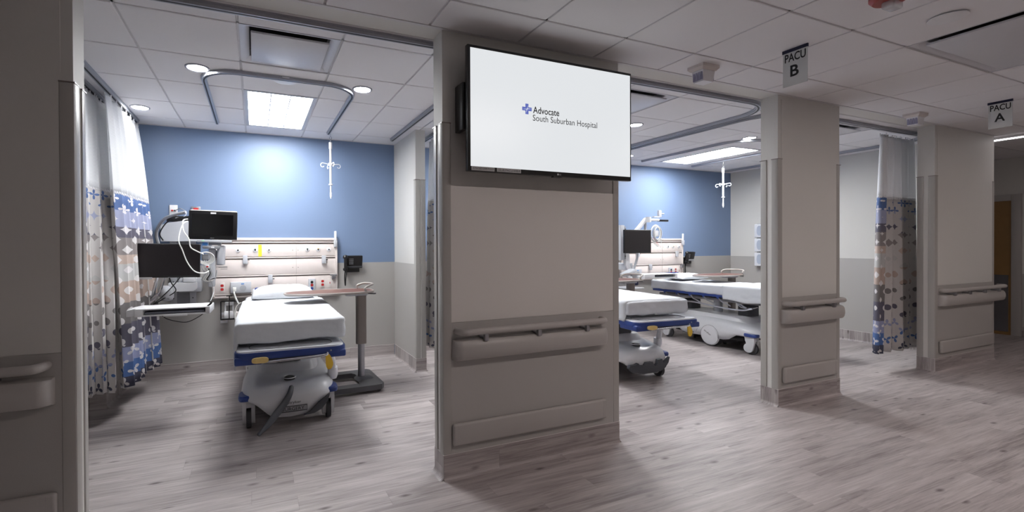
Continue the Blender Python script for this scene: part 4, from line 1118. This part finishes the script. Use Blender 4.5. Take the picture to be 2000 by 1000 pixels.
q = B(); q.box(.035, .105, .03, .12, -.40, -.20, .01); q.box(.048, .092, .022, .032, -.39, -.215, .003); q.obj('cable_cover', LGREY, m1)
q = B(); q.box(-.03, .03, .09, .56, -.33, -.25, .012); q.obj('wall_arm', LGREY, m1)
# workstation screen, arm and keyboard tray
m2 = screen('computer_screen', 'wide dark computer screen left of the wall unit, the lower of the two left screens', 'computer monitor', (-.738, 4.92, 1.303), .51, .318, math.radians(1), d=.03, bez_=(.007, .007, .007, .018), front=pm('screen_dark', (22, 16, 20), .35), ry=math.radians(1))
q = B(); q.box(-.248, -.135, -.0015, .002, -.172, -.153, .001); q.obj('asset_label', pm('grey_label', (176, 176, 178), .5), m2)
q = B(); q.box(-.01, .01, -.0012, .0015, -.16, -.154); q.obj('maker_mark', MGREY, m2)
q = B(); q.box(-.06, .06, .03, .07, -.06, .06, .006); q.obj('rear_mount', MGREY, m2)
t = thing('workstation_arm', 'grey folding wall arm carrying the dark screen and keyboard tray at left', 'wall arm', (-.74, YB-.03, 1.0))
q = B(); q.box(-.02, .20, -.10, -.0, -.06, .09, .01); q.obj('wall_bracket', LGREY, t)
q = B(); q.prism([(-.10, -.04), (.13, -.04), (.16, -.02), (.16, .05), (-.10, .05)], -.19, -.10, 'y', .01); q.obj('rear_link', WHITE, t)
q = B(); q.box(.03, .15, -.17, -.06, .055, .115, .01); q.obj('cable_clip', WHITE, t)
q = B(); q.obox((-.09, -.38, -.035), .115, .42, .13, RZ(math.radians(12)), .045, 4); q.obj('spring_arm', LGREY, t)
q = B(); q.cyl((-.045, -.40, -.075), (-.045, -.605, -.075), .012, 10); q.obj('arm_bolt', MGREY, t)
q = B(); q.tube([(-.13, -.56, .16), (-.16, -.56, .02), (-.18, -.56, -.08)], .016, 10).tube([(-.07, -.56, .15), (-.11, -.56, .0), (-.18, -.56, -.09)], .012, 10).cyl((-.20, -.56, -.10), (-.13, -.56, -.03), .02, 12); q.obj('tilt_strut', CHROME, t)
k = thing('keyboard_tray', 'white keyboard tray with a keyboard slot, below the dark screen at left', 'keyboard tray', (-.628, 4.40, .905), math.radians(-2))
# shallow shell: back wider, open slot at the front
q = B()
q.box(-.25, .285, -.15, .14, .022, .034, .005); q.box(-.25, .285, -.15, .14, -.028, -.016, .005)
q.box(-.25, -.19, -.15, .14, -.028, .03, .006).box(.25, .285, -.15, .14, -.028, .034, .006).box(-.25, .285, .11, .14, -.028, .034, .005)
q.prism([(-.25, .034), (-.315, .02), (-.315, -.03), (-.25, -.028)], -.10, .14, 'y', .005)
q.obj('tray_shell', WHITE, k)
q = B(); q.box(-.185, .24, -.125, .06, -.014, .004, .004); o = q.obj('keyboard', pm('keyboard_grey', (120, 124, 136), .5), k)
q = B(); q.box(-.05, .12, -.162, -.148, -.034, -.016, .003); q.obj('front_pull', WHITE, k)
# cables and hoses
def cable(label, pts, r, mat, n=10, cat='cable', name='cable', grp=None):
    q = B(); q.tube(bez(pts, n), r, 7); return tag(q.obj(name, mat), label, cat, grp)
cable('black looping cable hanging under the keyboard tray', [(-.74, 4.44, .886), (-.70, 4.44, .835), (-.63, 4.44, .805), (-.54, 4.44, .79), (-.45, 4.44, .83), (-.38, 4.44, .886)], .0035, CABK)
cable('black cable dropping from the dark screen to the wall arm, on the left', [(-.78, 5.14, 1.16), (-.76, 5.16, 1.08), (-.72, 5.14, 1.0), (-.82, 5.12, .93), (-.90, 5.10, .88)], .005, CABK)
cable('black cable slanting from the dark screen to the wall arm, on the right', [(-.66, 5.14, 1.16), (-.74, 5.12, 1.05), (-.83, 5.1, .95), (-.90, 5.08, .885)], .005, CABK)
cable('thick grey hose curving from the module up to the patient monitor', [(-.93, 5.55, 1.46), (-.94, 5.5, 1.58), (-.87, 5.42, 1.70), (-.77, 5.33, 1.75), (-.64, 5.25, 1.78)], .016, CABG)
cable('thin black cable running along the thick grey hose', [(-.88, 5.5, 1.50), (-.90, 5.45, 1.57), (-.83, 5.40, 1.68), (-.72, 5.3, 1.72), (-.60, 5.18, 1.735)], .006, CABK)
cable('thin grey cable looping from the data plate', [(-.80, 5.715, 1.826), (-.74, 5.66, 1.845), (-.68, 5.62, 1.80), (-.70, 5.55, 1.75), (-.76, 5.45, 1.73)], .004, CABG)
cable('white cable looping across the dark screen from the patient monitor', [(-.60, 5.04, 1.68), (-.64, 5.0, 1.64), (-.655, 4.87, 1.50), (-.625, 4.87, 1.40), (-.585, 4.87, 1.285), (-.525, 4.87, 1.20), (-.45, 4.9, 1.18), (-.41, 5.0, 1.20)], .0055, CABW)
cable('white cable running from the patient monitor to the coiled bundle', [(-.60, 5.04, 1.70), (-.635, 5.0, 1.68), (-.62, 4.92, 1.58), (-.575, 4.88, 1.51), (-.56, 4.88, 1.43), (-.52, 4.9, 1.395), (-.46, 4.95, 1.36)], .0055, CABW)
t = thing('cable_coil', 'coiled white monitor cables hanging on the post under the patient monitor', 'cable coil', (-.45, 4.99, 1.33))
q = B()
for kk in range(4): q.tube([((.052+.006*kk)*math.cos(a)+.004*kk, -.004*kk, (.046+.005*kk)*math.sin(a)-.004*kk) for a in [2*PI*j/28 for j in range(28)]], .0045, 6, closed=True)
q.obj('coil', CABW, t)
q = B(); q.box(-.03, .035, -.005, .04, -.03, .03, .012); q.obj('hook_block', MGREY, t)
for i, (m_, dx) in enumerate(((CABG, 0), (CABW, .015), (CABW, .03), (CABK, .045), (CABG, .06))):
    q = B(); q.tube(bez([(-.02+dx, .01, -.03), (-.025+dx*1.2, -.01, -.10), (.0+dx, .0, -.16), (-.03+dx, .01, -.22), (.03+dx*.7, .02, -.25+.012*i), (.09, .03, -.20), (.10, .03, -.13)], 6), .005, 6); q.obj('lead', m_, t)
q = B(); q.box(.0, .04, -.02, .02, -.11, -.07, .006); q.obj('lead_clip', WHITE, t)
q = B(); q.box(.012, .032, -.024, -.018, -.10, -.085, .002); q.obj('red_clip', RED, t)
cable('thin grey line dropping from the cable bundle onto the keyboard tray', [(-.40, 5.0, 1.10), (-.375, 5.0, 1.0), (-.37, 4.55, .945)], .003, CABG)
# wire basket with suction parts and outlet below it
wplate('white wall outlet low on the grey wall beside the left stretcher', -.33, .625, .075, .12)
t = thing('wire_basket', 'black wire basket hanging below the left wall unit', 'wire basket', (-.27, 5.64, .72))
q = B()
for z in (-.10, .10):
    for y in (-.03, .03): q.cyl((-.085, y, z), (.085, y, z), .005, 6)
for x in (-.085, -.0, .085):
    for y in (-.03, .03): q.cyl((x, y, -.10), (x, y, .10), .0045, 6)
for x in (-.085, .085):
    for z in (-.10, .10): q.cyl((x, -.03, z), (x, .03, z), .0045, 6)
q.cyl((-.0, .0, .10), (-.0, .0, .16), .006, 6); q.cyl((-.03, .0, .16), (.03, 0, .16), .006, 6)
q.obj('wire_frame', BLACK, t)
t = thing('suction_holder', 'pale plastic holder sitting inside the black wire basket', 'plastic holder', (-.27, 5.64, .72))
q = B(); q.box(-.055, .045, -.022, .02, -.09, -.01, .008).box(-.045, .045, -.022, .02, .055, .09, .006).box(-.05, -.035, -.01, .01, -.02, .06, .004).box(.03, .045, -.01, .01, -.02, .06, .004); q.obj('body', WHITE, t)
t = thing('call_cord', 'coiled white call cord plugged into the wall unit beside the left stretcher', 'call cord', (-.215, 5.58, .93))
q = B(); q.tube(bez([(0, .06, .03), (-.005, .0, .0), (.01, -.02, -.06), (.04, -.03, -.13)], 6), .009, 8); q.box(-.018, .018, -.01, .05, .0, .045, .006); q.obj('plug', CABW, t)
q = B()
for kk in range(4): q.tube([(.075+(.055+.006*kk)*math.cos(a), -.03-.006*kk, -.25+(.11+.006*kk)*math.sin(a)) for a in [2*PI*j/30 for j in range(30)]], .006, 7, closed=True)
q.obj('coil', CABW, t)
q = B(); q.box(.015, .05, -.05, -.02, -.33, -.22, .008); q.obj('handset', OFFW, t)

# ------------------------------------------------------------------ rear bay equipment
m3 = screen('computer_screen', 'dark squarish computer screen on a pole right of the display', 'computer monitor', (5.20, 5.10, 1.478), .46, .345, math.radians(-8), d=.035, bez_=(.01, .01, .01, .015), front=pm('screen_grey', (40, 36, 36), .4))
t = thing('mounting_column', 'pale vertical column left of the squarish dark screen', 'mounting column', (5.06, 5.22, 0))
q = B(); q.box(-.075, .0, 0, .06, 1.20, 1.72, .004); q.obj('column', LGREY, t)
q = B(); 
q.box(.0, .025, -.004, .05, 1.22, 1.70, .004)
o = q.obj('side_strip', MGREY, t)
q = B(); q.box(-.07, .0, .05, .5, 1.40, 1.50, .01); q.obj('wall_bracket', LGREY, t)
for z in (1.26, 1.35, 1.52, 1.60, 1.66):
    q = B(); q.cyl((.01, -.01, z), (.01, .0, z), .01, 10); q.obj('knob', DGREY, t)
t = thing('arm_stand', 'curved pale support arm below the squarish dark screen', 'monitor arm', (5.26, 5.2, 0))
q = B(); q.tube(bez([(.03, 0, 1.31), (.03, .0, 1.24), (.01, .02, 1.14), (-.04, .03, 1.0), (-.06, .03, .97)], 6), .018, 10); q.obj('curved_tube', LGREY, t)
q = B(); q.prism([(-.17, 1.30), (-.10, 1.30), (-.085, 1.12), (.0, .99), (-.03, .95), (-.16, 1.13)], .03, .08, 'y', .01); q.obj('spring_arm', WHITE, t)
q = B(); q.box(-.16, .0, .06, .5, 1.05, 1.15, .01); q.obj('wall_arm', LGREY, t)
q = B(); q.obox((-.20, -.05, 1.02), .22, .14, .05, RY(-.35), .02); q.obj('lower_arm', LGREY, t)
k3 = thing('keyboard_tray', 'white keyboard tray beside the rear pillow, below the squarish screen', 'keyboard tray', (5.60, 5.06, .965), math.radians(-3))
q = B(); q.box(-.42, .20, -.13, .12, .022, .034, .005).box(-.42, .20, -.13, .12, -.03, -.018, .005).box(-.42, -.23, -.13, .12, -.03, .03, .006).box(.16, .20, -.13, .12, -.03, .034, .006); q.box(-.42, .20, .09, .12, -.03, .034, .004); q.obj('tray_shell', WHITE, k3)
q = B(); q.box(-.22, .15, -.10, .06, -.016, .006, .004); q.obj('keyboard', pm('keyboard_grey', (120, 124, 136), .5), k3)
t = thing('monitor_boom', 'white jointed boom arm with hanging cables above the squarish dark screen', 'boom arm', (5.40, 5.25, 1.6))
q = B(); q.obox((-.03, 0, .09), .40, .05, .065, RY(-.75), .02, 3); q.obj('lower_link', WHITE, t)
q = B(); q.cyl((.13, -.03, .17), (.13, -.03, .25), .04, 18); q.box(.12, .34, -.055, .0, .19, .225, .01); q.obj('upper_link', WHITE, t)
q = B(); q.box(.33, .53, -.05, -.01, .185, .215, .006); q.obj('handle', BLACK, t)
q = B(); q.box(.34, .40, -.04, .0, .25, .36, .01).box(.36, .46, -.035, -.005, .30, .315, .004).box(.24, .36, -.04, .0, .245, .265, .004); q.obj('clamp', LGREY, t)
q = B(); q.tube([(.10, 0, .18), (.10, 0, -.02)], .02, 12); q.obj('drop_post', LGREY, t)
for i, (m_, w_) in enumerate(((CABW, .10), (CABW, .12), (CABG, .085), (CABW, .07))):
    q = B(); q.tube([(.26+w_*math.sin(a)*(1-.08*i), -.05-.01*i, .0+(.13-.012*i)*math.cos(a)) for a in [2*PI*j/26 for j in range(26)]], .0075, 7, closed=True); q.obj('cable_loop', m_, t)
q = B(); q.box(.20, .31, -.07, -.03, -.05, .05, .015); q.obj('cable_hub', WHITE, t)
for i, m_ in enumerate((CABW, CABW, RED)):
    q = B(); q.tube(bez([(.16+.02*i, -.05, -.06), (.22+.03*i, -.06, -.15), (.30+.02*i, -.06, -.20), (.37, -.05, -.15), (.375, -.04, -.05)], 6), .006 if i < 2 else .003, 6); q.obj('lead', m_, t)
t = thing('glove_dispenser', 'clear triple glove box holder on the right bay wall beside the narrow pillar', 'glove box holder', (8.096, 5.19, 1.415))
q = B(); q.box(-.012, 0, -.13, .06, -.37, .37, .003); q.obj('back_plate', CLEAR, t)
for z in (-.245, 0, .245):
    q = B(); q.box(-.10, -.012, -.125, .045, z-.115, z+.11, .006); o = q.obj('glove_box', pm('glove_box_white', (214, 216, 222), .5), t)
    q = B(); q.loft([[Vector((xx, -.04+u, z+v)) for u, v in superell(.045, .085, 2.4, 24)] for xx in (-.102, -.1)]); q.obj('opening', pm('glove_opening', (168, 176, 192), .6), o)
# hoses at the head end between the beds
t = thing('suction_canister_set', 'small cluster of white fittings low behind the half hidden overbed table', 'medical fittings', (5.40, 5.40, .86))
q = B(); q.cyl((-.07, 0, -.08), (-.07, 0, .06), .05, 18).cyl((-.07, 0, .06), (-.07, 0, .08), .04, 18); q.obj('canister', WHITE, t)
q = B(); q.box(.02, .09, -.03, .03, -.06, .06, .015); q.obj('regulator', NAVY, t)
q = B(); q.box(.09, .16, -.02, .02, .0, .04, .008); q.obj('yellow_fitting', PALEY, t)
q = B(); q.box(-.12, .2, -.04, .3, -.12, -.10, .01); q.obj('shelf', LGREY, t)
